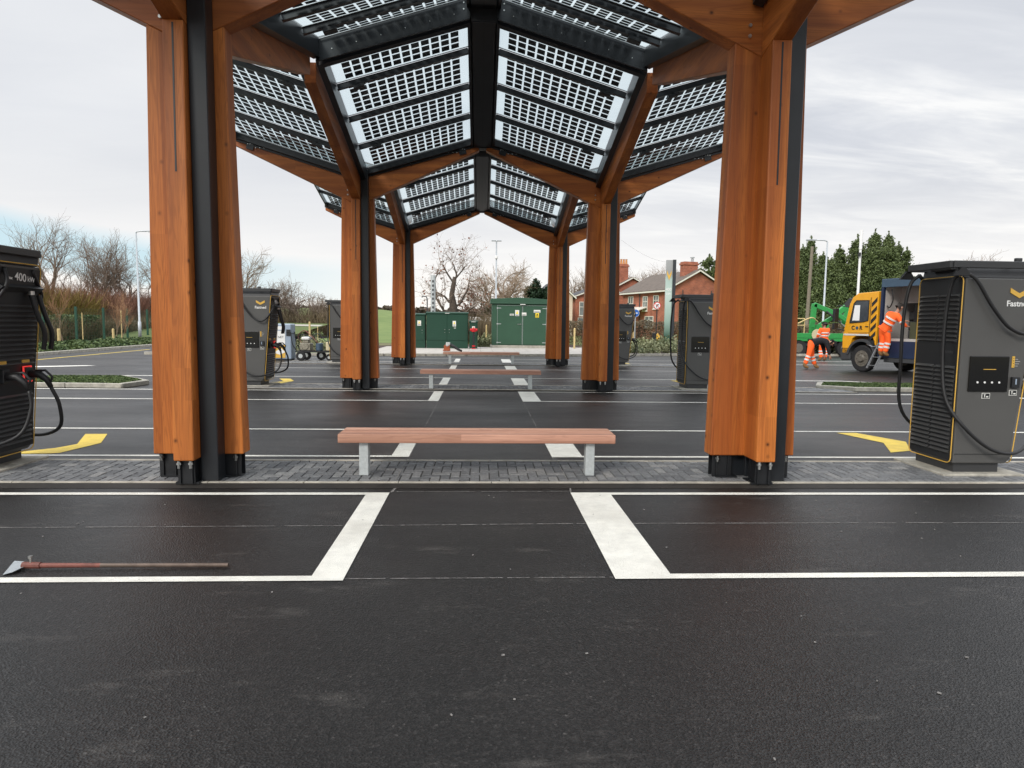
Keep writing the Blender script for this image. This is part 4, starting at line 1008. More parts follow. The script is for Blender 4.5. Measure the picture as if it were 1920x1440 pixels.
# totem sign
YT = 44
p0 = at(1244, 640, Y=YT); p1 = at(1262, 640, Y=YT); h = at(1250, 487, Y=YT).z
t = thing('totem_sign', 'tall narrow totem sign with yellow chevron in front of the brick house', 'sign', ((p0.x+p1.x)/2, YT, 0), R(-6))
wd = (p1.x-p0.x)/2
b = MB(); b.bb(-wd*.95, wd*.35, -.10, .10, .05, h-.02, 0); b.build('panel', M['totem'], t)
b = MB(); b.bb(wd*.35, wd, -.16, .16, .0, h); b.build('edge_fin', M['totem_d'], t)
b = MB(); cx0 = -wd*.32; cw = wd*.45; zc2 = h-1.05
b.prism([(cx0-cw, -.115, zc2+.35), (cx0-cw, -.115, zc2+.1), (cx0, -.115, zc2-.30), (cx0+cw, -.115, zc2+.1), (cx0+cw, -.115, zc2+.35), (cx0, -.115, zc2-.0)], (0, .012, 0)); b.build('emblem', M['yellow'], t)
text_mesh('400', .26, 'lettering', M['white'], t, (cx0, -.108, h-1.95), (R(90), 0, 0), .002)
text_mesh('kW', .2, 'lettering', M['white'], t, (cx0, -.108, h-2.25), (R(90), 0, 0), .002)
# prohibition sign
p = at(1230, 640, Y=41); hz = at(1230, 573, Y=41).z
t = thing('turn_sign', 'round white sign with red ring banning the turn, on a dark post', 'sign', (p.x, 41, 0))
b = MB(); b.cyl((0, .03, 0), (0, .03, hz+.2), .035, 8); b.build('post', M['chg_d'], t)
b = MB(); b.disc((0, 0, hz), (0, 1, 0), .23, 28, 0, t=.02); b.disc((0, -.008, hz), (0, 1, 0), .185, 28, 1, t=.006); b.build('plate', [M['sign_r'], M['sign_w']], t)
b = MB(); b.tube([(-.04, -.014, hz-.11), (-.04, -.014, hz+.01), (-.01, -.014, hz+.05), (.04, -.014, hz+.055)], .02, 6, 0); b.prism([(.04, -.02, hz+.11), (.04, -.02, hz+.0), (.115, -.02, hz+.055)], (0, .006, 0)); b.build('arrow', M['chg_d'], t)
b = MB(); b.bar((-.13, -.026, hz+.13), (.13, -.026, hz-.13), .010, .028, 0, up=(1, 0, 1)); b.build('bar', M['sign_r'], t)
# blue sign
p = at(1190, 640, Y=45); hz = at(1190, 587, Y=45).z
t = thing('arrow_sign', 'round blue sign with white arrow beside the right hand charger of the third row', 'sign', (p.x, 45, 0))
b = MB(); b.cyl((0, .03, 0), (0, .03, hz+.2), .035, 8); b.build('post', M['pole'], t)
b = MB(); b.disc((0, 0, hz), (0, 1, 0), .27, 28, 0, t=.02); b.disc((0, .004, hz), (0, -1, 0), .25, 28, 1, t=.01); b.build('plate', [M['sign_w'], M['sign_b']], t)
b = MB(); b.bb(-.07, .16, -.016, -.008, hz-.028, hz+.028); b.prism([(-.06, -.016, hz+.10), (-.06, -.016, hz-.10), (-.19, -.016, hz)], (0, .007, 0)); b.build('arrow', M['sign_w'], t)
# yellow bollard
p = at(1231, 640, Y=40)
t = thing('sign_bollard', 'short bollard with yellow face below the turn ban sign', 'bollard', (p.x, 40.2, .08))
b = MB(); b.bb(-.22, .02, -.06, .06, 0, .95); b.build('body', M['chg_d'], t, bevel=.02); b = MB(); b.prism([(.03, -.05, .15), (.22, -.05, .30), (.24, -.05, .75), (.12, -.05, .92), (.03, -.05, .85)], (0, .1, 0)); b.build('face', M['yellow'], t)

# ================================================================== HOUSES
def window(parent, c, w_, h_, face, split=True, sill=True):
    """c centre on wall (local), face: outward unit vector ('x-' or 'y-')"""
    fr = MB(); pn = MB()
    def put(m_, u0, u1, d0, d1, z0, z1):
        if face == 'y-': m_.bb(c[0]+u0, c[0]+u1, c[1]-d1, c[1]-d0, c[2]+z0, c[2]+z1)
        else: m_.bb(c[0]-d1, c[0]-d0, c[1]+u0, c[1]+u1, c[2]+z0, c[2]+z1)
    put(pn, -w_/2, w_/2, .012, .02, -h_/2, h_/2)
    e = .07
    put(fr, -w_/2-e, -w_/2, .005, .06, -h_/2-e, h_/2+e); put(fr, w_/2, w_/2+e, .005, .06, -h_/2-e, h_/2+e); put(fr, -w_/2, w_/2, .005, .06, h_/2, h_/2+e); put(fr, -w_/2, w_/2, .005, .06, -h_/2-e, -h_/2)
    if split: put(fr, -.03, .03, .022, .055, -h_/2, h_/2)
    put(fr, -w_/2, w_/2, .022, .055, h_*.12, h_*.12+.06)
    f = fr.build('window', M['upvc'], parent); pn.build('pane', M['pane'], f)
    if sill:
        s = MB(); put(s, -w_/2-.12, w_/2+.12, .004, .12, -h_/2-e-.08, -h_/2-e-.003); s.build('sill', M['upvc'], f)
def house(label, loc, rz, W, D, eave, ridge, wins, wallm, roofm, chim, name='brick_house', group=None, trim=True):
    """gable faces local -y (W wide), ridge along +y (D deep); local x=0 is left corner"""
    t = thing(name, label, 'house', loc, rz, group)
    b = MB(); b.prism([(0, 0, 0), (W, 0, 0), (W, 0, eave), (W/2, 0, ridge), (0, 0, eave)], (0, D, 0)); b.build('wall', wallm, t)
    sl = (ridge-eave)/(W/2); ov = .35; rf = MB()
    for s in (0, 1):
        x_e = -ov if s == 0 else W+ov; z_e = eave-sl*ov
        p = [(x_e, -.3, z_e+.05), (W/2, -.3, ridge+.05), (W/2, -.3, ridge+.20), (x_e, -.3, z_e+.20)]
        rf.prism(p, (0, D+.6, 0))
    ro = rf.build('roof', roofm, t)
    if trim:
        bg_ = MB()
        for s in (0, 1):
            x_e = -ov if s == 0 else W+ov; z_e = eave-sl*ov
            bg_.bar((x_e, -.33, z_e+.08), (W/2, -.33, ridge+.08), .04, .13, 0, up=(0, 0, 1))
        bg_.bb(-ov-.10, -ov, -.3, D+.3, eave-sl*ov-.02, eave-sl*ov+.12); bg_.build('bargeboard', M['upvc'], t)
    for (cx0, cy0, cw_, ch_, npot) in chim:
        c = MB(); c.bb(cx0-cw_/2, cx0+cw_/2, cy0-.4, cy0+.4, ridge-1.4, ridge+ch_); c.bb(cx0-cw_/2-.08, cx0+cw_/2+.08, cy0-.48, cy0+.48, ridge+ch_-.32, ridge+ch_-.15); co = c.build('chimney', M['brick'], t)
        pp = MB()
        for i in range(npot):
            u = cx0-cw_/2+(i+.5)*cw_/npot
            pp.tube([(u, cy0, ridge+ch_), (u, cy0, ridge+ch_+.55), (u, cy0, ridge+ch_+.6)], [.15, .12, .15], 10)
        pp.build('pot', M['pot'], co)
    for (c, w_, h_, face) in wins: window(t, c, w_, h_, face)
    return t
# near brick house: corner A
A = at(1250, 560, Y=64); B_ = at(1180, 560, Y=74); G = at(1366, 560, Y=65.6)
ang = math.atan2(G.y-A.y, G.x-A.x); WA = (Vector((G.x, G.y))-Vector((A.x, A.y))).length; DA = 9.3
eA = at(1250, 543, Y=64).z; rA = at(1303, 509, Y=64.8).z
tA = house('red brick house with plain gable and white framed windows, right of the totem sign', (A.x, A.y, 0), ang+.02, WA, DA, eA, rA,
      [((0, 7.4, eA-1.45), 1.0, 1.9, 'x-'), ((0, 4.2, eA-1.25), .85, 1.35, 'x-'), ((0, 2.0, eA-1.15), .9, 1.2, 'x-'), ((0, 3.3, 1.75), 1.6, 1.0, 'x-'), ((0, 7.6, 1.6), 1.0, 1.1, 'x-')],
      M['brick'], M['slate'], [(WA*.44, 1.1, 1.5, 1.0, 0)])
b = MB(); b.cyl((-.08, 5.3, 0), (-.08, 5.3, eA), .05, 8); b.cyl((WA*.25, -.07, 2.5), (WA*.25, -.07, eA), .04, 8); b.cyl((WA*.72, -.07, 2.5), (WA*.72, -.07, eA), .04, 8); b.build('drainpipe', M['grey_pl'], tA)
b = MB(); b.cyl((WA*.44+.35, 1.1, rA+1.0), (WA*.44+.35, 1.1, rA+1.35), .14, 10); b.cyl((WA*.44+.35, 1.1, rA+1.4), (WA*.44+.35, 1.1, rA+1.48), .22, 10); b.cyl((WA*.44+.35, 1.1, rA+1.34), (WA*.44+.35, 1.1, rA+1.42), .05, 6); b.build('flue_cowl', M['pole'], tA)
b = MB(); b.prism([(-1.3, 3.8, 2.75), (-1.3, 3.8, 2.85), (0, 3.8, 3.3), (0, 3.8, 3.2)], (0, 2.6, 0)); b.bb(-1.35, -1.25, 3.8, 6.4, 2.72, 2.82); b.build('porch', M['upvc'], tA)
# second house behind
A2 = at(1150, 560, Y=80); G2 = at(1212, 560, Y=81.5); e2 = at(1163, 541, Y=80).z; r2 = at(1188, 522, Y=80).z; W2 = (G2-A2).length
tB = house('red brick house with tall clay chimney pots, behind the second right column', (A2.x, A2.y, 0), .10, W2, 11, e2, r2,
      [((W2*.3, 0, e2-1.3), .9, 1.2, 'y-'), ((W2*.3, 0, 1.6), 1.3, 1.2, 'y-'), ((0, 3, e2-1.3), .9, 1.2, 'x-')], M['brick'], M['slate'], [(W2*.28, .9, 1.3, 1.75, 4)])
A3 = at(1080, 560, Y=78); e3 = at(1080, 556, Y=78).z; r3 = at(1080, 536, Y=78).z
tC = house('brick house with white windows seen between the far right columns', (A3.x, A3.y+.5, 0), .06, 6.5, 9, e3, r3,
      [((1.0, 0, e3-1.4), .9, 1.5, 'y-'), ((2.7, 0, e3-1.4), .9, 1.5, 'y-'), ((1.0, 0, 1.5), 1.2, 1.2, 'y-'), ((2.8, 0, 1.5), .8, 1.2, 'y-')], M['brick'], M['slate_d'], [])
A4 = at(1050, 560, Y=72); e4 = at(1066, 552, Y=72).z; r4 = at(1066, 534, Y=72).z
tD = house('cream rendered house with dark roof, left of the brick houses', (A4.x-2.0, A4.y, 0), .05, 3.4, 8, e4-.2, r4+.3, [((1.0, 0, e4-1.5), .8, 1.5, 'y-'), ((2.4, 0, 1.6), .8, 1.2, 'y-'), ((2.5, 0, e4-1.5), .7, 1.5, 'y-')], M['render'], M['slate_d'], [], name='rendered_house')

# ================================================================== TRUCK
TRZ = R(-72)
WP = at(1613, 697, Z=0)
TX, TY = WP.x-.86*math.cos(TRZ), WP.y-.86*math.sin(TRZ)
def on_truck(px, off=0.0):
    # distance along the near side of the truck seen at a photo column
    d = at(px, 640, Y=1.0); n = Vector((math.sin(TRZ), -math.cos(TRZ))); o = Vector((TX, TY))+n*off; k = Vector((math.cos(TRZ), math.sin(TRZ)))
    s = (o.x*d.y-o.y*d.x)/(k.y*d.x-k.x*d.y); return s, o+k*s
t = thing('work_truck', 'works truck with yellow cab and open dark blue box body, parked on the right', 'truck', (TX, TY, 0), TRZ)
# local: front at x=0, truck runs +x, near side y=0, width 2.35 (+y away)
TW = 2.35
b = MB(); b.bar((.3, .75, .75), (7.2, .75, .75), .12, .22); b.bar((.3, 1.6, .75), (7.2, 1.6, .75), .12, .22)
b.bb(1.75, 5.2, .0, .10, .40, .555); b.bb(6.1, 7.2, .0, .10, .5, .9); b.build('chassis', M['grey_pl'], t, bevel=.02)
cab = MB()
pr = [(0.02, .62), (.0, 1.15), (.02, 1.35), (.24, 2.38), (.36, 2.62), (.58, 2.76), (1.42, 2.80), (1.42, .95), (1.38, .95), (1.30, 1.18), (1.02, 1.33), (.70, 1.33), (.42, 1.15), (.32, .80), (.30, .62)]
cab.prism([(u, .0, z) for u, z in pr], (0, TW, 0)); co = cab.build('cab', M['truck_y'], t, bevel=.035, seg=2)
b = MB(); b.prism([(.30, -.012, 1.72), (.44, -.012, 2.40), (.54, -.012, 2.50), (1.06, -.012, 2.50), (1.06, -.012, 1.80), (.85, -.012, 1.76)], (0, .02, 0)); dw = b.build('side_window', M['win'], co, bevel=.0)
b = MB(); b.tube([(.30, -.015, 1.72), (.44, -.015, 2.40), (.54, -.015, 2.50), (1.06, -.015, 2.50), (1.06, -.015, 1.80), (.85, -.015, 1.76), (.30, -.015, 1.72)], .018, 6); b.build('window_seal', M['tyre'], dw)
b = MB(); b.prism([(.40, -.018, 1.80), (.48, -.018, 2.34), (.70, -.018, 2.34), (.70, -.018, 1.80)], (0, .005, 0)); b.build('paper', M['sign_w'], dw)
b = MB(); b.prism([(.03, .12, 1.44), (.225, .12, 2.34), (.205, .12, 2.36), (.01, .12, 1.46)], (0, TW-.24, 0)); b.build('windscreen', M['win'], co)
b = MB(); b.prism([(.10, .1, 2.25), (.2, .1, 2.42), (.34, .1, 2.62), (.10, .1, 2.60), (-.14, .1, 2.38)], (0, TW-.2, 0)); b.build('sun_visor', M['grey_pl'], co, bevel=.02)
b = MB(); b.tube([(1.13, -.006, .98), (1.13, -.006, 2.6)], .010, 4); b.tube([(.25, -.006, 1.36), (1.13, -.006, 1.38)], .006, 4); b.bb(.96, 1.08, -.025, -.004, 1.58, 1.61); b.build('door_line', M['tyre'], co)
b = MB()
for k in range(5):
    z = 1.10+k*.29; b.prism([(1.17, -.010, z), (1.38, -.010, z+.20), (1.38, -.010, z+.34), (1.17, -.010, z+.14)], (0, .008, 0))
b.build('hazard_stripe', M['tyre'], co)
b = MB(); b.bb(.05, 1.12, -.010, -.003, 1.27, 1.33); b.build('reflective_band', M['silver'], co)
text_mesh('C', .19, 'lettering', M['navy'], co, (.45, -.012, 1.54), (R(90), 0, 0), .002, bold=.006); text_mesh('R', .19, 'lettering', M['navy'], co, (.78, -.012, 1.54), (R(90), 0, 0), .002, bold=.006)
b = MB(); b.cyl((.615, -.004, 1.54), (.615, -.012, 1.54), .06, 12); b.build('emblem', M['truck_top'], co)
b = MB(); b.prism([(-.06, .0, .42), (-.08, .0, .78), (.02, .0, .86), (.34, .0, .86), (.38, .0, .40), (.0, .0, .36)], (0, TW, 0)); b.build('bumper', M['grey_pl'], t, bevel=.04, seg=2)
b = MB(); b.bb(-.09, -.075, .15, .45, .55, .72); b.bb(-.09, -.075, TW-.45, TW-.15, .55, .72); b.build('headlight', M['white'], t)
b = MB(); b.tube([(.2, -.02, 2.28), (.0, -.22, 2.34), (-.10, -.26, 2.30)], .02, 6); b.bb(-.16, -.06, -.36, -.16, 1.75, 2.22); b.bb(-.16, -.06, -.36, -.16, 1.48, 1.70); b.tube([(.1, -.02, 1.45), (-.08, -.24, 1.5)], .02, 6); b.build('mirror', M['chg_d'], co, bevel=.03)
mg = MB()
pts = [(.86+.62*math.cos(R(a)), .50+.66*math.sin(R(a))) for a in range(10, 171, 16)]; pin = [(.86+.54*math.cos(R(a)), .50+.57*math.sin(R(a))) for a in range(170, 9, -16)]
mg.prism([(u, -.05, z) for u, z in pts+pin], (0, .6, 0)); mg.build('mudguard', M['grey_pl'], t)
def wheel(x, y, r=.47, name='wheel'):
    b = MB(); b.tube([(x, y, r), (x, y+.03, r), (x, y+.23, r), (x, y+.26, r)], [r*.9, r, r, r*.9], 32); wo = b.build('wheel', M['tyre'], t)
    b = MB(); b.tube([(x, y-.006, r), (x, y+.0, r)], [r*.60, r*.60], 24); b.tube([(x, y-.07, r), (x, y-.007, r)], [r*.22, r*.30], 16)
    for k in range(8): a = k*math.pi/4; b.cyl((x+r*.42*math.cos(a), y-.03, r+r*.42*math.sin(a)), (x+r*.42*math.cos(a), y, r+r*.42*math.sin(a)), .02, 6)
    b.build('rim', M['rim'], wo)
wheel(.86, .02); wheel(.86, TW-.3); wheel(5.7, .02); wheel(5.7, TW-.3)
# box body: floor, roof rail, posts, back wall, inside kit
x0, x1, z0, z1 = 1.52, 7.4, 1.06, 3.2
b = MB(); b.bb(x0, x1, .0, TW, z0, z0+.14); b.build('box_floor', M['truck_in'], t)
b = MB(); b.bb(x0, x1, -.01, .0, z0-.50, z0+.06); b.bb(x0+2.35, x1, -.006, .02, z0+.061, z0+.10); b.build('side_skirt', M['truck_b'], t)
b = MB(); b.bb(x0, x1, -.02, .10, z1-.28, z1); b.build('top_rail', M['truck_top'], t, bevel=.01)
b = MB(); b.bb(x0, x1, .101, TW, z1-.06, z1-.01); b.build('box_roof', M['truck_top'], t)
b = MB(); b.bb(x0, x0+.09, -.015, .09, z0, z1-.281); b.bb(x0, x0+.05, .095, TW, z0+.141, z1-.065); b.build('front_bulkhead', M['truck_b'], t)
b = MB(); b.bb(x0+.10, x1, TW-.05, TW, z0+.141, z1-.065); b.bb(x0+.052, x0+.098, .095, TW-.06, z0+.141, z1-.065); b.bb(x0+.1, x0+2.1, .8, .84, z1-.8, z1-.065, 0); b.build('inner_wall', M['truck_in'], t)
b = MB(); b.bb(x0+1.45, x0+2.2, -.004, .03, z0+.85, z1-.281); b.bb(x0+3.8, x1, -.004, .03, z0+.1, z1-.281); b.build('side_panel', M['truck_b'], t)
b = MB(); b.bb(x0+.55, x0+1.3, .9, 1.5, z0+.142, z1-.75); b.bb(x0+.75, x0+.92, .86, .90, z1-1.1, z1-.92, 1); b.build('equipment_rack', [M['chg_d'], M['white']], t)
b = MB(); b.bb(x0+.22, x0+.42, TW-.08, TW-.05, z0+1.0, z0+1.3); b.build('notice', M['sign_b'], t)
b = MB(); b.bb(x0+1.4, x0+3.9, .25, .32, z0+.80, z0+.87); b.build('rack_rail', M['yellow'], t)
b = MB(); b.cyl((x0+1.75, .5, z0+.3), (x0+1.75, .5, z0+.70), .14, 14); b.build('gas_bottle', M['magenta'], t); b = MB(); b.cyl((x0+2.15, .45, z0+.15), (x0+2.15, .45, z0+.95), .16, 14); b.build('drum', M['white'], t, bevel=.03)
b = MB(); cable(b, [(x0+2.1, .3, z0+.2), (x0+2.4, .2, z0+.32), (x0+2.7, .3, z0+.22), (x0+3.0, .2, z0+.3)], .03); b.build('hose', M['loader'], t)
b = MB(); b.bb(x0+.75, x0+1.15, .5, .9, z0+.142, z0+.7); b.build('tool_chest', mat('olive_box', (.06, .065, .035), .7), t)
b = MB()
for k in range(3): b.bb(x0+.12, x0+.50, 1.2, 1.8, z0+.142+k*.32, z0+.42+k*.32)
b.build('storage_box', M['grey_pl'], t, bevel=.02)
b = MB(); cable(b, [(x0+.3, .12, z1-.35), (x0+.34, .14, z1-.7), (x0+.22, .16, z1-.95), (x0+.12, .16, z1-.9)], .02); b.build('hanging_cable', M['rubber'], t)
b = MB(); b.bb(1.2, 1.36, -.03, .0, .96, 1.12); b.build('fuel_cap', M['chg_d'], t)
b = MB(); b.tube([(1.1, -.02, .98), (1.35, -.06, .90), (1.66, -.04, .96)], .02, 6); b.build('grab_rail', M['steel'], t)
# ladder
LX, LY = TX+2.95, TY-.05
t = thing('step_ladder', 'short aluminium step ladder hooked on the side of the truck', 'ladder', (on_truck(1646)[1].x+.42*math.sin(TRZ), on_truck(1646)[1].y-.42*math.cos(TRZ), 0), TRZ)
for s in (0, .30):
    b = MB(); b.bar((.0+s, -.02, .18), (.12+s, .34, 1.04), .03, .05); b.build('rail', M['steel'], t)
for k in range(3):
    f = .12+k*.33; b = MB(); b.bar((.12*f, -.02+.36*f, .18+.86*f), (.12*f+.30, -.02+.36*f, .18+.86*f), .10, .02, 0); b.build('step', M['steel'], t)

# ================================================================== WORKERS
def person(label, loc, rz, J, jacket, hat=None, kneeband=True, scale=1.0, tape=True):
    """J: dict of joints in local coordinates (facing +y is away)"""
    t = thing('person', label, 'person', loc, rz)
    V = lambda k: Vector(J[k])
    names = ['pel', 'wai', 'che', 'nek', 'hd0', 'hd1', 'hd2', 'shL', 'elL', 'wrL', 'haL', 'shR', 'elR', 'wrR', 'haR', 'hiL', 'knL', 'anL', 'toL', 'hiR', 'knR', 'anR', 'toR']
    rad = dict(pel=.13, wai=.125, che=.14, nek=.055, hd0=.075, hd1=.098, hd2=.07, hiL=.095, hiR=.095)
    for s in 'LR': rad.update({'sh'+s: .065, 'el'+s: .045, 'wr'+s: .03, 'ha'+s: .036, 'kn'+s: .062, 'an'+s: .042, 'to'+s: .04})
    pts = [V(n) for n in names]; ix = {n: i for i, n in enumerate(names)}; r_ = [rad[n] for n in names]
    ed = [('pel', 'wai'), ('wai', 'che'), ('che', 'nek'), ('nek', 'hd0'), ('hd0', 'hd1'), ('hd1', 'hd2'), ('pel', 'hiL'), ('pel', 'hiR')]
    for s in 'LR': ed += [('che', 'sh'+s), ('sh'+s, 'el'+s), ('el'+s, 'wr'+s), ('wr'+s, 'ha'+s), ('hi'+s, 'kn'+s), ('kn'+s, 'an'+s), ('an'+s, 'to'+s)]
    ed = [(ix[a], ix[b]) for a, b in ed]
    for s in 'LR':      # five fingers
        h = V('ha'+s); d = (h-V('wr'+s)).normalized(); sdv = d.cross(Vector((0, 0, 1)) if abs(d.z) < .9 else Vector((0, 1, 0))).normalized()
        for k in range(4):
            o = (k-1.5)*.02; p1 = h+sdv*o+d*.045; p2 = p1+d*(.03-.004*abs(k-1))+Vector((0, .012, -.01))
            i0 = len(pts); pts += [p1, p2]; r_ += [.010, .008]; ed += [(ix['ha'+s], i0), (i0, i0+1)]
        p1 = h+sdv*.045+d*.0; i0 = len(pts); pts += [p1, p1+d*.035]; r_ += [.011, .009]; ed += [(ix['ha'+s], i0), (i0, i0+1)]
    body = blob('body', [tuple(p) for p in pts], r_, M['skin'], t, 1, ed)
    # face: nose, ears
    hd = V('hd1'); fdir = Vector(J['face']).normalized(); up_ = (V('hd2')-V('hd0')).normalized(); sdv = fdir.cross(up_).normalized()
    b = MB(); b.tube([hd+fdir*.085, hd+fdir*.115-up_*.02], [.012, .016], 6); b.build('nose', M['skin'], body)
    for s in (-1, 1): b = MB(); b.cyl(hd+sdv*s*.09, hd+sdv*s*.105, .028, 8); b.build('ear', M['skin'], body)
    for s in (-1, 1): b = MB(); b.cyl(hd+sdv*s*.035+fdir*.09+up_*.015, hd+sdv*s*.035+fdir*.10+up_*.015, .011, 8); b.build('eye', M['chg_d'], body)
    b = MB(); b.bar(hd+fdir*.098-up_*.045-sdv*.025, hd+fdir*.098-up_*.045+sdv*.025, .01, .008); b.build('mouth', M['rust'], body)
    hr = blob('hair', [tuple(hd-fdir*.02+up_*.02), tuple(hd+up_*.07-fdir*.02), tuple(hd-fdir*.06-up_*.02)], [.10, .085, .075], M['hair'] if hat is None else hat, t, 2, [(0, 1), (0, 2)])
    # jacket
    jn = ['wai', 'che', 'nek', 'shL', 'elL', 'wrL', 'shR', 'elR', 'wrR', 'pel']; jr = [.165, .185, .085, .10, .075, .058, .10, .075, .058, .165]
    jp = [V(n) for n in jn]; jp[2] = V('che').lerp(V('nek'), .75)
    for k, s in ((5, 'L'), (8, 'R')): jp[k] = V('el'+s).lerp(V('wr'+s), .9)
    jp[9] = V('wai').lerp(V('pel'), .6)
    blob('jacket', [tuple(p) for p in jp], jr, jacket, t, 2, [(0, 1), (1, 2), (1, 3), (3, 4), (4, 5), (1, 6), (6, 7), (7, 8), (0, 9)])
    pn = [V('pel'), V('hiL'), V('knL'), V('knL').lerp(V('anL'), .92), V('hiR'), V('knR'), V('knR').lerp(V('anR'), .92), V('pel').lerp(V('wai'), .35)]
    blob('trousers', [tuple(p) for p in pn], [.165, .125, .092, .085, .125, .092, .085, .155], M['orange'], t, 2, [(0, 1), (1, 2), (2, 3), (0, 4), (4, 5), (5, 6), (0, 7)])
    def ring(a, dd, r_, n_): tp = MB(); tp.tube([a-dd, a+dd], r_, n_); tp.build('reflective_tape', M['silver'], t)
    for s in 'LR':
        for f in ((.15, .45)):
            ring(V('kn'+s).lerp(V('an'+s), f), (V('an'+s)-V('kn'+s)).normalized()*.03, .098, 12)
    if tape:
        for f in (.25, .8): ring(V('wai').lerp(V('che'), f), (V('che')-V('wai')).normalized()*.025, .188+.012*f, 16)
        for s in 'LR': ring(V('sh'+s).lerp(V('el'+s), .75), (V('el'+s)-V('sh'+s)).normalized()*.025, .088, 12)
    for s in 'LR':
        a, o = V('an'+s), V('to'+s); d = (o-a); d.z = 0; d.normalize()
        blob('boot', [tuple(a+Vector((0, 0, .14))), tuple(a+Vector((0, 0, -.01))), tuple(a-d*.04+Vector((0, 0, -.035))), tuple(o+Vector((0, 0, -.01)))], [.062, .062, .058, .05], M['boot'], t, 2, [(0, 1), (1, 2), (1, 3)])
    return t
# climbing worker: seen from behind, leaning right/forward
P0 = on_truck(1656, .30)[1]; P0 = Vector((P0.x, P0.y, at(1656, 669, Y=P0.y).z))
JJ = dict(pel=(.02, 0, .90), wai=(.12, .0, 1.06), che=(.26, .06, 1.32), nek=(.36, .12, 1.50), hd0=(.39, .15, 1.56), hd1=(.42, .19, 1.65), hd2=(.44, .21, 1.73), face=(.5, .8, -.1),
          shL=(.12, .05, 1.42), elL=(.20, .30, 1.25), wrL=(.36, .45, 1.20), haL=(.42, .50, 1.20), shR=(.44, .06, 1.36), elR=(.60, .12, 1.10), wrR=(.56, .34, 1.02), haR=(.54, .42, 1.02),
          hiL=(-.06, .0, .86), knL=(-.06, .05, .48), anL=(-.10, -.0, .11), toL=(-.08, .16, .06), hiR=(.12, 0, .86), knR=(.12, .08, .50), anR=(.06, .02, .11), toR=(.10, .17, .06))
person('worker in orange high visibility suit leaning into the truck from the ladder', (P0.x, P0.y, P0.z), TRZ, JJ, M['orange'])
b = MB(); 
# bending worker
P1 = at(1518, 692, Y=24.2)
JJ2 = dict(pel=(.02, 0, .93), wai=(.18, 0, 1.05), che=(.47, 0, 1.06), nek=(.68, 0, 1.0), hd0=(.74, 0, .98), hd1=(.82, 0, .95), hd2=(.90, 0, .93), face=(.4, -.1, -1),
           shL=(.52, .18, 1.02), elL=(.62, .20, .74), wrL=(.66, .18, .50), haL=(.67, .18, .43), shR=(.52, -.18, 1.02), elR=(.58, -.22, .74), wrR=(.64, -.22, .50), haR=(.66, -.22, .43),
           hiL=(.06, .1, .88), knL=(.14, .12, .50), anL=(.28, .12, .10), toL=(.42, .08, .05), hiR=(-.02, -.1, .88), knR=(-.10, -.12, .50), anR=(-.26, -.14, .12), toR=(-.10, -.16, .05))
person('worker in black jacket and orange trousers bending over on the asphalt', (P1.x-.02, 24.2, 0), 0, JJ2, M['navy'], M['navy'], tape=False)
P2 = at(1545, 640, Y=29.5)
JJ3 = dict(pel=(0, 0, .93), wai=(0, .01, 1.08), che=(.0, .02, 1.32), nek=(0, .04, 1.50), hd0=(0, .05, 1.55), hd1=(0, .07, 1.64), hd2=(0, .07, 1.73), face=(0, 1, -.1),
           shL=(-.19, .02, 1.42), elL=(-.25, .08, 1.15), wrL=(-.16, .28, 1.05), haL=(-.12, .35, 1.05), shR=(.19, .02, 1.42), elR=(.25, .08, 1.15), wrR=(.16, .28, 1.05), haR=(.12, .35, 1.05),
           hiL=(-.09, 0, .88), knL=(-.11, .04, .50), anL=(-.12, 0, .10), toL=(-.13, .15, .05), hiR=(.09, 0, .88), knR=(.11, .04, .50), anR=(.12, 0, .10), toR=(.13, .15, .05))
person('worker in full orange standing with back turned, behind the worker in the black jacket', (P2.x, 29.5, 0), R(10), JJ3, M['orange'])

# green crane machine
GX = at(1540, 640, Y=34).x
t = thing('green_crane_lorry', 'bright green flatbed vehicle with folded crane booms behind the workers', 'crane vehicle', (GX, 34, 0))
b = MB(); b.bb(-1.6, 1.9, 0, 2.0, .78, 1.15); b.bb(-1.6, 1.9, -.02, -.0, .95, 1.2); b.bb(.0, .7, .6, 1.4, 1.16, 1.65); b.build('bed', M['loader'], t, bevel=.03)
b = MB(); b.bb(-1.6, 1.9, .2, 1.8, .55, .77); b.build('chassis', M['grey_pl'], t)
for (xx, y_) in ((-1.2, .0), (1.3, .0), (-1.2, 1.75), (1.3, 1.75)):
    b = MB(); b.tube([(xx, y_, .42), (xx, y_+.25, .42)], .42, 24); wo = b.build('wheel', M['tyre'], t); b = MB(); b.cyl((xx, y_-.01, .42), (xx, y_, .42), .24, 16); b.build('rim', M['rim'], wo)
b = MB(); b.cyl((-.25, -.06, 1.12), (-.25, -.021, 1.12), .30, 20); wo = b.build('spare_wheel', M['cream'], t)
b = MB(); b.bar((-.30, .5, 1.5), (-.22, .5, 2.75), .16, .26, up=(1, 0, 0)); b.bar((-.25, .5, 2.70), (.9, .5, 2.25), .16, .24); b.bar((.8, .5, 2.35), (2.0, .5, 1.6), .16, .22); b.build('boom', M['loader'], t, bevel=.02)
b = MB(); b.bar((1.0, .9, 2.05), (1.95, .9, 2.80), .18, .28); b.bar((1.85, .9, 2.82), (1.6, .9, 1.7), .16, .24, up=(1, 0, 0)); b.bar((.3, .9, 1.6), (1.1, .9, 2.1), .14, .2); b.build('boom', M['loader'], t, bevel=.02)
b = MB(); b.tube([(.4, .4, 2.35), (1.2, .4, 1.75)], .05, 8); b.tube([(1.2, .4, 1.75), (1.5, .4, 1.5)], .028, 8, 1); b.build('hydraulic_ram', [M['grey_pl'], M['steel']], t)
b = MB()
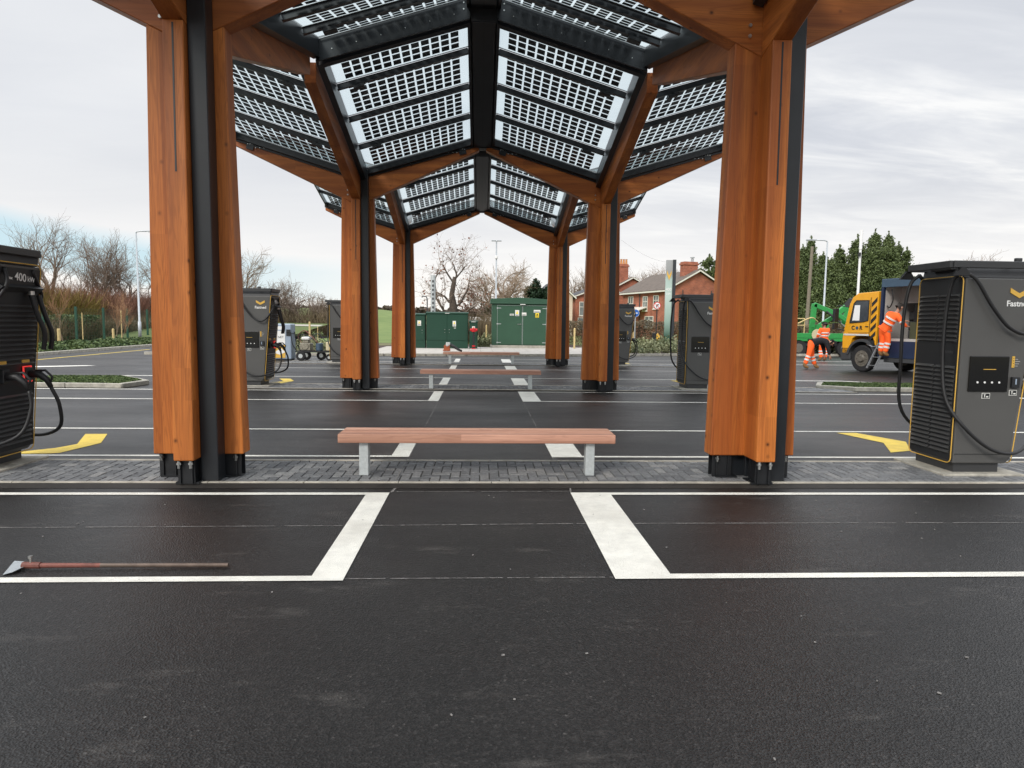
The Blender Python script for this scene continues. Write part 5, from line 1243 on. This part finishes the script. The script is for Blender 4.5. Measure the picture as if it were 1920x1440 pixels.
for xx in (-1.55, -.9): b.tube([(xx, .1, 1.15), (xx, .1, 1.95)], .025, 6)
b.tube([(-1.55, .1, 1.95), (-.9, .1, 1.95)], .025, 6); b.tube([(-1.55, .1, 1.6), (-.9, .1, 1.6)], .025, 6); cable(b, [(-1.3, 0, 1.7), (-.6, 0, 2.0), (-.1, .3, 1.8)], .03); b.build('guard_rail', M['stake'], t)

# ================================================================== FENCES
t = thing('mesh_fence', 'dark green mesh fence with square posts behind the left shrub bed', 'fence')
FX = lambda y: -22.6-.09*(y-35.6)
ys = [25.7+3.3*k for k in range(14)]
for y in ys: b = MB(); b.bb(FX(y)-.05, FX(y)+.05, y-.05, y+.05, 0, 2.15); b.build('post', M['fgreen'], t)
for ya, yb in zip(ys[:-1], ys[1:]):
    b = MB(); n = int(3.2/.2)
    for i in range(n+1):
        y = ya+.05+(yb-ya-.1)*i/n; b.bar((FX(y), y, .06), (FX(y), y, 2.05), .005, .005)
    for k in range(11): z = .08+k*.195; b.bar((FX(ya), ya+.05, z), (FX(yb), yb-.05, z), .007, .007)
    b.build('mesh_panel', M['fgreen'], t)
t = thing('rail_fence', 'weathered timber post and rail fence beyond the green mesh fence', 'fence')
RX = lambda y: -26.0-.12*(y-35)
for k in range(12):
    y = 30+2.6*k; b = MB(); b.bb(RX(y)-.05, RX(y)+.05, y-.06, y+.06, 0, 1.35); b.build('post', M['rail'], t)
for zz in (.45, .85, 1.22):
    b = MB(); b.bar((RX(29), 29, zz), (RX(60), 60, zz), .04, .10); b.build('rail', M['rail'], t)

# ================================================================== VEGETATION
def grow(tr, cr, p, d, L_, r, depth, maxd, spread=.5, up=.15, kids=(3, 4), split=2, droop=0, rng=random, kr=.62):
    nseg = 4 if depth < 3 else 3
    pts = [p]; rs = [r]; q = p.copy(); dd = d.copy(); l = L_/nseg
    jit = .12+.05*depth
    for i in range(nseg):
        dd = (dd+Vector((rng.gauss(0, jit), rng.gauss(0, jit), rng.gauss(0, jit*.7)+up*.3-droop*depth*.05))).normalized(); q = q+dd*l
        pts.append(q.copy()); rs.append(max(r*(1-(i+1)/nseg*(1-kr*1.05)), .006))
    (tr if depth < split else cr).tube(pts, rs, 6 if depth < 2 else (4 if depth < 3 else 3), cap=False)
    if depth >= maxd: return
    nk = rng.randint(*kids)
    for k in range(nk):
        f = rng.uniform(.35, 1.0) if k else 1.0
        i = min(nseg-1, int(f*nseg)); base = pts[i].lerp(pts[i+1], f*nseg-i) if f < 1 else pts[-1]
        ax = Vector((rng.gauss(0, 1), rng.gauss(0, 1), rng.gauss(0, 1))).cross(dd).normalized()
        ang_ = rng.uniform(.35, 1.0)*spread*(1.5 if k else .6)
        nd_ = (Matrix.Rotation(ang_, 3, ax) @ dd+Vector((0, 0, up))).normalized()
        grow(tr, cr, base, nd_, L_*rng.uniform(.62, .86), max(r*kr*rng.uniform(.75, 1), .006), depth+1, maxd, spread, up, kids, split, droop, rng, kr)
def bare_tree(label, loc, h, r0=.16, seed=1, maxd=5, spread=.55, up=.15, kids=(3, 4), bark='bark', twig='twig', lean=(0, 0), first=.3, group=None, leaves=0, kr=.62, name='bare_tree', minr=None, multi=1):
    rng = random.Random(seed); tr, cr = MB(), MB()
    t = thing(name, label, 'tree', loc, 0, group)
    for k in range(multi):
        d = Vector((lean[0]+(rng.gauss(0, .22) if multi > 1 else 0), lean[1]+(rng.gauss(0, .22) if multi > 1 else 0), 1)).normalized()
        grow(tr, cr, Vector((0, 0, -.05)), d, h*first, r0, 0, maxd, spread, up, kids, 2, 0, rng, kr)
    zm = max(v[2] for v in cr.v); f = h/zm
    for m_ in (tr, cr): m_.v = [(v[0]*f, v[1]*f, v[2]*f) for v in m_.v]
    tr.build('trunk', M[bark], t, smooth=True); cr.build('crown', M[twig], t)
    if leaves:
        idx = rng.sample(range(len(cr.v)), min(leaves, len(cr.v))); P = np.array([cr.v[i] for i in idx])+np.random.normal(size=(len(idx), 3))*.06
        leaf_mesh('dead_leaves', P, .15, M['dead'], t)
    return t
def tree_at(label, px, ytop, Y, **k):
    p = at(px, 620, Y=Y); h = at(px, ytop, Y=Y).z; gz_ = k.pop('gz', 0)
    return bare_tree(label, (p.x, Y, gz_), h-gz_, **k)
GL = 'bare trees behind the left thicket'
tree_at('tallest bare tree on the left, twin leaning trunks above the red thicket', 112, 388, 62, r0=.19, seed=11, maxd=5, spread=.5, up=.2, kids=(3, 4), first=.33, multi=2, group=GL)
tree_at('bushy bare tree between the tallest left tree and the grey lamp post', 205, 424, 64, r0=.15, seed=5, maxd=5, spread=.5, up=.2, kids=(3, 4), first=.26, multi=3, group=GL)
tree_at('bare tree behind the grey lamp post left of the nearest left column', 255, 448, 66, r0=.14, seed=8, maxd=5, spread=.55, up=.15, kids=(3, 4), first=.27, multi=2, group=GL)
tree_at('low spreading bare tree just above the left edge charger', 52, 462, 62, r0=.13, seed=21, maxd=5, spread=.65, up=.1, kids=(3, 4), first=.26, multi=2, group=GL)
tree_at('small bare tree low between the two tallest left trees', 158, 472, 68, r0=.12, seed=23, maxd=5, spread=.55, up=.15, kids=(2, 4), first=.26, multi=2, group=GL)
tree_at('bare tree at the far left edge of the photo, behind the charger top', -30, 446, 62, r0=.13, seed=25, maxd=5, spread=.65, up=.12, first=.28, multi=2, group=GL)
tree_at('bare tree rising just right of the nearest left column', 452, 452, 62, r0=.16, seed=31, maxd=5, spread=.6, up=.2, kids=(3, 4), first=.28, multi=2, twig='twig_p')
for i, (px, yt, sd_, lb_) in enumerate(((500, 528, 41, 'low bare tree above the second row left charger'), (540, 508, 42, 'rounded bare tree right of the second row left charger, tallest of that clump'), (575, 528, 43, 'twiggy bare tree left of the third row left charger'), (610, 555, 44, 'smallest bare tree of the clump, just behind the third row left charger'), (405, 500, 45, 'bare tree mostly behind the nearest left column'), (478, 540, 46, 'low bushy bare tree beside the right edge of the nearest left column'))):
    tree_at(lb_, px, yt, 66+i*.7, r0=.12, seed=sd_, maxd=5, spread=.75, up=.1, kids=(3, 4), first=.22, multi=3, group='bare trees above the green bank')
def gnarled():
    Y = 50; rng = random.Random(4); tr, cr = MB(), MB(); q = lambda px, py: at(px, py, Y=Y)
    b0 = q(848, 645); b0.z = 0
    t = thing('old_tree', 'gnarled old tree with thick leaning trunk and a few brown leaves behind the cabinets', 'tree', b0)
    P = lambda px, py, dy=0: q(px, py)-b0+Vector((0, dy, 0))
    tr.tube([Vector((0, 0, -.05)), P(846, 600), P(850, 575), P(847, 552), P(851, 530), P(852, 519)], [.48, .42, .31, .20, .17, .12], 9)
    limbs = [([P(845, 590), P(832, 582), P(818, 560), P(816, 530)], .12), ([P(850, 578), P(862, 570), P(876, 545), P(880, 528)], .11), ([P(843, 567), P(834, 556), P(826, 552)], .10),
             ([P(851, 540), P(856, 515), P(850, 495)], .08), ([P(850, 530), P(838, 512), P(832, 500)], .08), ([P(856, 580), P(872, 585), P(890, 575)], .09), ([P(852, 525), P(866, 508), P(872, 500)], .07)]
    for pts, r_ in limbs:
        tr.tube(pts, [r_*(1-.22*i) for i in range(len(pts))], 6, cap=False)
        for k in range(len(pts)):
            for z in range(2):
                d = ((pts[-1]-pts[-2]).normalized()+Vector((rng.gauss(0, .5), rng.gauss(0, .5), rng.gauss(.1, .35)))).normalized()
                grow(tr, cr, pts[k] if k else pts[1], d, rng.uniform(.7, 1.25), r_*.35, 2, 5, .9, .05, (2, 3), 2, 0, rng, .6)
    tr.build('trunk', M['bark_d'], t, smooth=True); cr.build('crown', M['twig'], t)
    idx = rng.sample(range(len(cr.v)), 260); leaf_mesh('dead_leaves', np.array([cr.v[i] for i in idx])+np.random.normal(size=(260, 3))*.05, .14, M['dead'], t)
gnarled()
tree_at('pale wind swept bare tree behind the big green kiosk', 932, 474, 56, r0=.22, seed=14, maxd=6, spread=.72, up=.10, kids=(3, 3), bark='bark', twig='twig_p', first=.24, multi=3, lean=(.05, 0))
tree_at('bare tree holding reddish brown leaves, left of the kiosk lamp post', 886, 522, 54, r0=.13, seed=15, maxd=5, spread=.8, up=.05, kids=(2, 3), twig='twig', first=.28, leaves=350)
tree_at('rounded bare tree above the cream rendered house', 1092, 500, 96, r0=.22, seed=51, maxd=5, spread=.7, up=.12, first=.25, multi=3, twig='twig')
for i, (px, yt, sd_, lb_) in enumerate(((1125, 508, 52, 'bare tree behind the second right column'), (1178, 503, 53, 'bare tree beside the clay chimney pots'), (1215, 498, 54, 'bare tree between the two brick houses'), (1240, 490, 55, 'bare tree right behind the totem sign'), (1275, 500, 56, 'bare tree left of the brick chimney'))):
    tree_at(lb_, px, yt, 100+i, r0=.2, seed=sd_, maxd=5, spread=.7, up=.15, first=.24, multi=3, group='bare trees behind the brick houses', twig='twig')
tree_at('faint bare tree above the right edge charger', 1805, 468, 70, r0=.2, seed=61, maxd=5, spread=.6, up=.2, first=.25, multi=3)

def conifer(label, loc, h, wd_, n=9000, m_='conifer', seed=1, name='conifer', group=None, size=.34, base=.0, pw=.75):
    rs = np.random.RandomState(seed); t = thing(name, label, 'tree', loc, 0, group)
    MB().tube([(0, 0, -.05), (0, 0, h*.9)], [.22, .03], 8).build('trunk', M['bark_d'], t)
    # sprays: each branch a drooping line of small faces
    P = []; S = []
    subs = [(0, 0, 1.0, 1.0)]+[(wd_*.55*math.cos(a_)*q_, wd_*.55*math.sin(a_)*q_, rs.uniform(.62, .93), rs.uniform(.45, .7)) for a_, q_ in [(rs.uniform(0, 6.28), rs.uniform(.5, 1.2)) for _ in range(7)]]
    wsum = sum(s_[2]*s_[3] for s_ in subs)
    for (ox, oy, hf, wf) in subs:
        hh = h*hf; nb = int(n/30*hf*wf/wsum)
        for k in range(nb):
            f = rs.uniform(0, 1)**.8; z = base*h+f*hh; a = rs.uniform(0, 2*math.pi)
            R_ = wd_*wf*(1-f)**pw*rs.uniform(.45, 1.25)+.03; m0 = rs.uniform(.25, .6); c = rs.uniform(0, 1)
            for j in range(30):
                u = rs.uniform(m0, 1.0); zz = z+.42*u*R_+rs.normal()*.12
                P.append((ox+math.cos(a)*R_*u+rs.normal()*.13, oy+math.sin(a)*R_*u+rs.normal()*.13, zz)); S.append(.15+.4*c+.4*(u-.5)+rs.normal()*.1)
        for k in range(60): P.append((ox+rs.normal()*.04, oy+rs.normal()*.04, hh*rs.uniform(.96, 1.07))); S.append(.6)
    leaf_mesh('crown', np.array(P), size, M[m_], t, aspect=1.4, shade=np.array(S), up=.35)
    return t
CL = ['slim evergreen leftmost, beside the wooden pole', 'short pointed evergreen behind the grey lamp post', 'evergreen left of the white camera mast', 'low evergreen filling between the lamp post and the mast', 'tall evergreen right behind the white camera mast', 'tallest evergreen, above the truck cab', 'broad evergreen at the right end of the dark row, above the truck box', 'evergreen half hidden at the back right of the dark row', 'evergreen behind the nearest right column']
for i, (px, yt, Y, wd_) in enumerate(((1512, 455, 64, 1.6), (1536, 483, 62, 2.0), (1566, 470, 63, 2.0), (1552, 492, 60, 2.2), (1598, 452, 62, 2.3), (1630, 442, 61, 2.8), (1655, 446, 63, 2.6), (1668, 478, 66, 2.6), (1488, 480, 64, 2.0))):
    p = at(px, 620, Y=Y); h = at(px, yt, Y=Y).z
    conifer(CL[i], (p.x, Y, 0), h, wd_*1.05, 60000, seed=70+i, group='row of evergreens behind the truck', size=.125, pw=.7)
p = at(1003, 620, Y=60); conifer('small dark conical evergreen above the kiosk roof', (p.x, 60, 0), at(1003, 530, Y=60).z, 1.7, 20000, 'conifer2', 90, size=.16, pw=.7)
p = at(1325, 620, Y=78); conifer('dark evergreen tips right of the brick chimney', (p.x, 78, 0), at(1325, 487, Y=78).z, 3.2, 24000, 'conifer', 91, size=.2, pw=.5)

def leafbox(name, lab, cat, pts_fn, n, size, m_, up=None, aspect=1, kind='stuff'):
    P = np.array([pts_fn() for _ in range(n)]); nz = np.array([mnoise.noise(Vector(p*1.3)) for p in P])
    o = leaf_mesh(name, P, size, M[m_], None, shade=.45+nz*.6+np.random.normal(size=n)*.18, up=up, aspect=aspect)
    o['kind'] = 'stuff'; o['label'] = lab; o['category'] = cat; return o
ru = random.uniform
def f_():
    y = ru(20, 66); u = random.random()**.8; x = -18.3-.02*(y-30)-u*2.6; h = .07+.20*(1+mnoise.noise(Vector((x*.8, y*.8, 0))))*(.35+.65*min(1, u*4)); return (x, y, .08+ru(0, 1)*h)
leafbox('ground_cover', 'low leafy evergreen shrubs along the left kerb', 'shrubs', f_, 42000, .10, 'shrub')
def f_():
    x = ru(6.6, 30); y0 = gz(x)+.6; y = y0+ru(0, 5); k = max(0, mnoise.noise(Vector((x*.9, y*.9, 3)))+.35); return (x, y, .08+ru(0, 1)**.8*(.25+.7*k))
leafbox('ground_cover', 'silvery green shrubs in the mulch bed along the far kerb on the right', 'shrubs', f_, 30000, .10, 'shrub2')
def f_():
    x = ru(-14, -5.6); y = 33+ru(0, 4); k = max(0, mnoise.noise(Vector((x*.9, y*.9, 5)))+.25); return (x, y, .08+ru(0, 1)**.8*(.2+.8*k))
leafbox('ground_cover', 'patchy shrubs in the mulch bed behind the far left kerb', 'shrubs', f_, 12000, .10, 'shrub2')
def f_():
    x = ru(-.3, .9); y = 39+ru(0, 2.5); k = max(0, mnoise.noise(Vector((x*1.4, y*.9, 7)))+.35); return (x, y, .08+ru(0, 1)**.8*(.2+.8*k))
leafbox('ground_cover', 'small shrubs between the narrow cabinet and the kiosk', 'shrubs', f_, 2500, .10, 'shrub2')
def f_():
    x = ru(5, 34); y = 46+.05*x+ru(-.5, .5); return (x, y, ru(0, 1)**.8*(1.75+.25*mnoise.noise(Vector((x, 0, 0)))))
leafbox('hedge', 'brown winter hedge in front of the brick houses', 'hedge', f_, 90000, .065, 'hedge', kind='stuff')
def twigs(name, lab, fn, n, m_, hmin=1.2, hmax=3.2, r=.012, spread=.25):
    b = MB(); sh = []
    for _ in range(n):
        p = Vector(fn()); h = ru(hmin, hmax); d = Vector((random.gauss(0, spread), random.gauss(0, spread), 1)); q = p+d*h*.5+Vector((0, 0, 0)); e = q+(d+Vector((random.gauss(0, .25), random.gauss(0, .25), 0)))*h*.5
        a = ru(0, 3.14); o = Vector((math.cos(a), math.sin(a), 0))*r; o2 = Vector((-o.y, o.x, 0))
        b.add([p-o, p+o, q+o*.7, q-o*.7, e], [(0, 1, 2, 3), (3, 2, 4)]); b.add([p-o2, p+o2, q+o2*.7, q-o2*.7, e], [(0, 1, 2, 3), (3, 2, 4)]); s = min(1, max(0, .5+.6*mnoise.noise(p*.5)+random.gauss(0, .2))); sh += [s]*4
    me = bpy.data.meshes.new(name); me.from_pydata(b.v, [], b.f); me.materials.append(M[m_]); t_ = me.attributes.new('shade', 'FLOAT', 'FACE'); t_.data.foreach_set('value', sh)
    o = link(name, me); o['kind'] = 'stuff'; o['label'] = lab; o['category'] = 'thicket'; return o
def scr(x0, x1, y0, y1, z0, z1, zz=0):
    def f():
        y = ru(y0, y1); x = ru(x0, x1)-.12*(y-35); return (x, y, ru(z0, z1))
    return f
twigs('thicket', 'red brown scrub thicket behind the timber rail fence', scr(-34, -28.0, 34, 86, 0, 2.2), 30000, 'scrub', 1.2, 2.6, .016, .35)
twigs('thicket', 'yellow green willow scrub near the grey lamp post on the left', scr(-29.5, -27.5, 44, 54, .8, 2.0), 3200, 'scrub_y', .8, 2.2, .014, .4)
twigs('thicket', 'pale brown twiggy hedge between the mesh fence and the rails', scr(-25.3, -24.2, 36, 60, 0, .6), 5000, 'hedge', .6, 1.5, .012, .4)
def f_():
    y = ru(41.5, 46.5); x = -24.9-.11*(y-35)+ru(-.5, .5); return (x, y, ru(.1, 1.7))
leafbox('bramble', 'dark green bramble bush behind the mesh fence', 'bush', f_, 5000, .13, 'shrub')
twigs('thicket', 'brown sapling thicket behind the green cabinets', lambda: (ru(-4, 3.5), ru(47, 54), ru(0, .6)), 4500, 'hedge', 1.0, 2.0, .014, .12)
twigs('thicket', 'bare scrub at the foot of the trees left of centre', lambda: (ru(-42, -13), ru(62, 68), ru(0.0, 1.3)), 8000, 'hedge', .8, 2.0, .016, .4)
def f_():
    x = ru(-150, 40); y = ru(190, 200); return (x, y, 3.0+ru(0, 1)*(2.2+1.2*mnoise.noise(Vector((x*.06, 0, 0)))+1.0*mnoise.noise(Vector((x*.4, 3, 0)))))
leafbox('far_wood', 'far wooded skyline beyond the green field', 'woodland', f_, 26000, .8, 'far')
def f_():
    x = ru(0, 140); y = ru(125, 135); return (x, y, ru(0, 1)*(5.0+2.0*mnoise.noise(Vector((x*.06, 9, 0)))))
leafbox('far_wood', 'distant tree line behind the houses and the truck', 'woodland', f_, 12000, .7, 'far')
# bank and lane left of centre
bk = MB(); pr = [(-60, 58), (-12, 56), (-12, 64), (-60, 66)]
bk.add([(-46, 46, .06), (-13.8, 44, .06), (-13.8, 62, 1.2), (-46, 64, 1.5)], [(0, 1, 2, 3)]); struct(bk.build('bank', M['grass']))
bk = MB(); bk.add([(-46, 60.5, 1.29), (-14, 58.3, .985), (-14, 60.2, 1.10), (-46, 62.6, 1.43)], [(0, 1, 2, 3)]); struct(bk.build('lane', M['kerb']))
# saplings and stakes
def sapling(label, px, Y, ytop, seed, stake=True, pale=True, gx=None):
    p = at(px, 640, Y=Y); h = at(px, ytop, Y=Y).z
    return bare_tree(label, (p.x, Y, .08), h, r0=.035, seed=seed, maxd=3, spread=.4, up=.35, kids=(4, 6), first=.5, bark='twig_p', twig='twig_o', name='sapling', group='young staked trees', kr=.5)
sapling('sapling with orange twigs behind the left fence bed, beside the thick stake', 118, 35.5, 533, 101)
sapling('sapling with reddish twigs left of the grey lamp post', 216, 39.5, 545, 102)
sapling('thin sapling nearest the left edge charger', 62, 34, 570, 103)
sapling('thin sapling between the third and fourth fence posts', 228, 41, 560, 104)
def stake(label, px, Y, ytop, w_=.07):
    p = at(px, 640, Y=Y); h = at(px, ytop, Y=Y).z; tag(MB().tube([(0, 0, 0), (0, 0, h-.05), (0, 0, h)], [w_/2, w_/2, w_/3], 10).build('tree_stake', M['stake'], loc=(p.x, Y, .0)), label, 'stake', 'pale tree stakes')
stake('thick pale stake beside the sapling with orange twigs', 111, 35.2, 616, .15); stake('thick pale stake left of the grey lamp post', 213, 39.2, 616, .13)
stake('thin pale stake by the second fence post', 156, 36.5, 586, .05); stake('thin pale stake right of the second stake', 229, 40.5, 582, .05)
stake('pale stake in the bed left of the third row left charger', 581, 36, 603, .10); stake('pale stake between the narrow cabinet and the kiosk', 912, 40.5, 609, .10)
stake('pale stake between the far and second right columns', 1077, 38, 615, .11); stake('thin pale stake beside the third row right charger', 1187, 38, 612, .06)
stake('pale stake left of the second left column by the fence line', 596, 40, 612, .04)
# overhead wire to the brick house
a = at(1165, 450, Y=70); b_ = at(1300, 492, Y=66); pts = [a.lerp(b_, k/12)+Vector((0, 0, -.9*math.sin(math.pi*k/12))) for k in range(13)]
tag(MB().tube(pts, .009, 4).build('overhead_wire', M['grey_pl']), 'thin overhead wire running down to the brick chimney', 'wire')
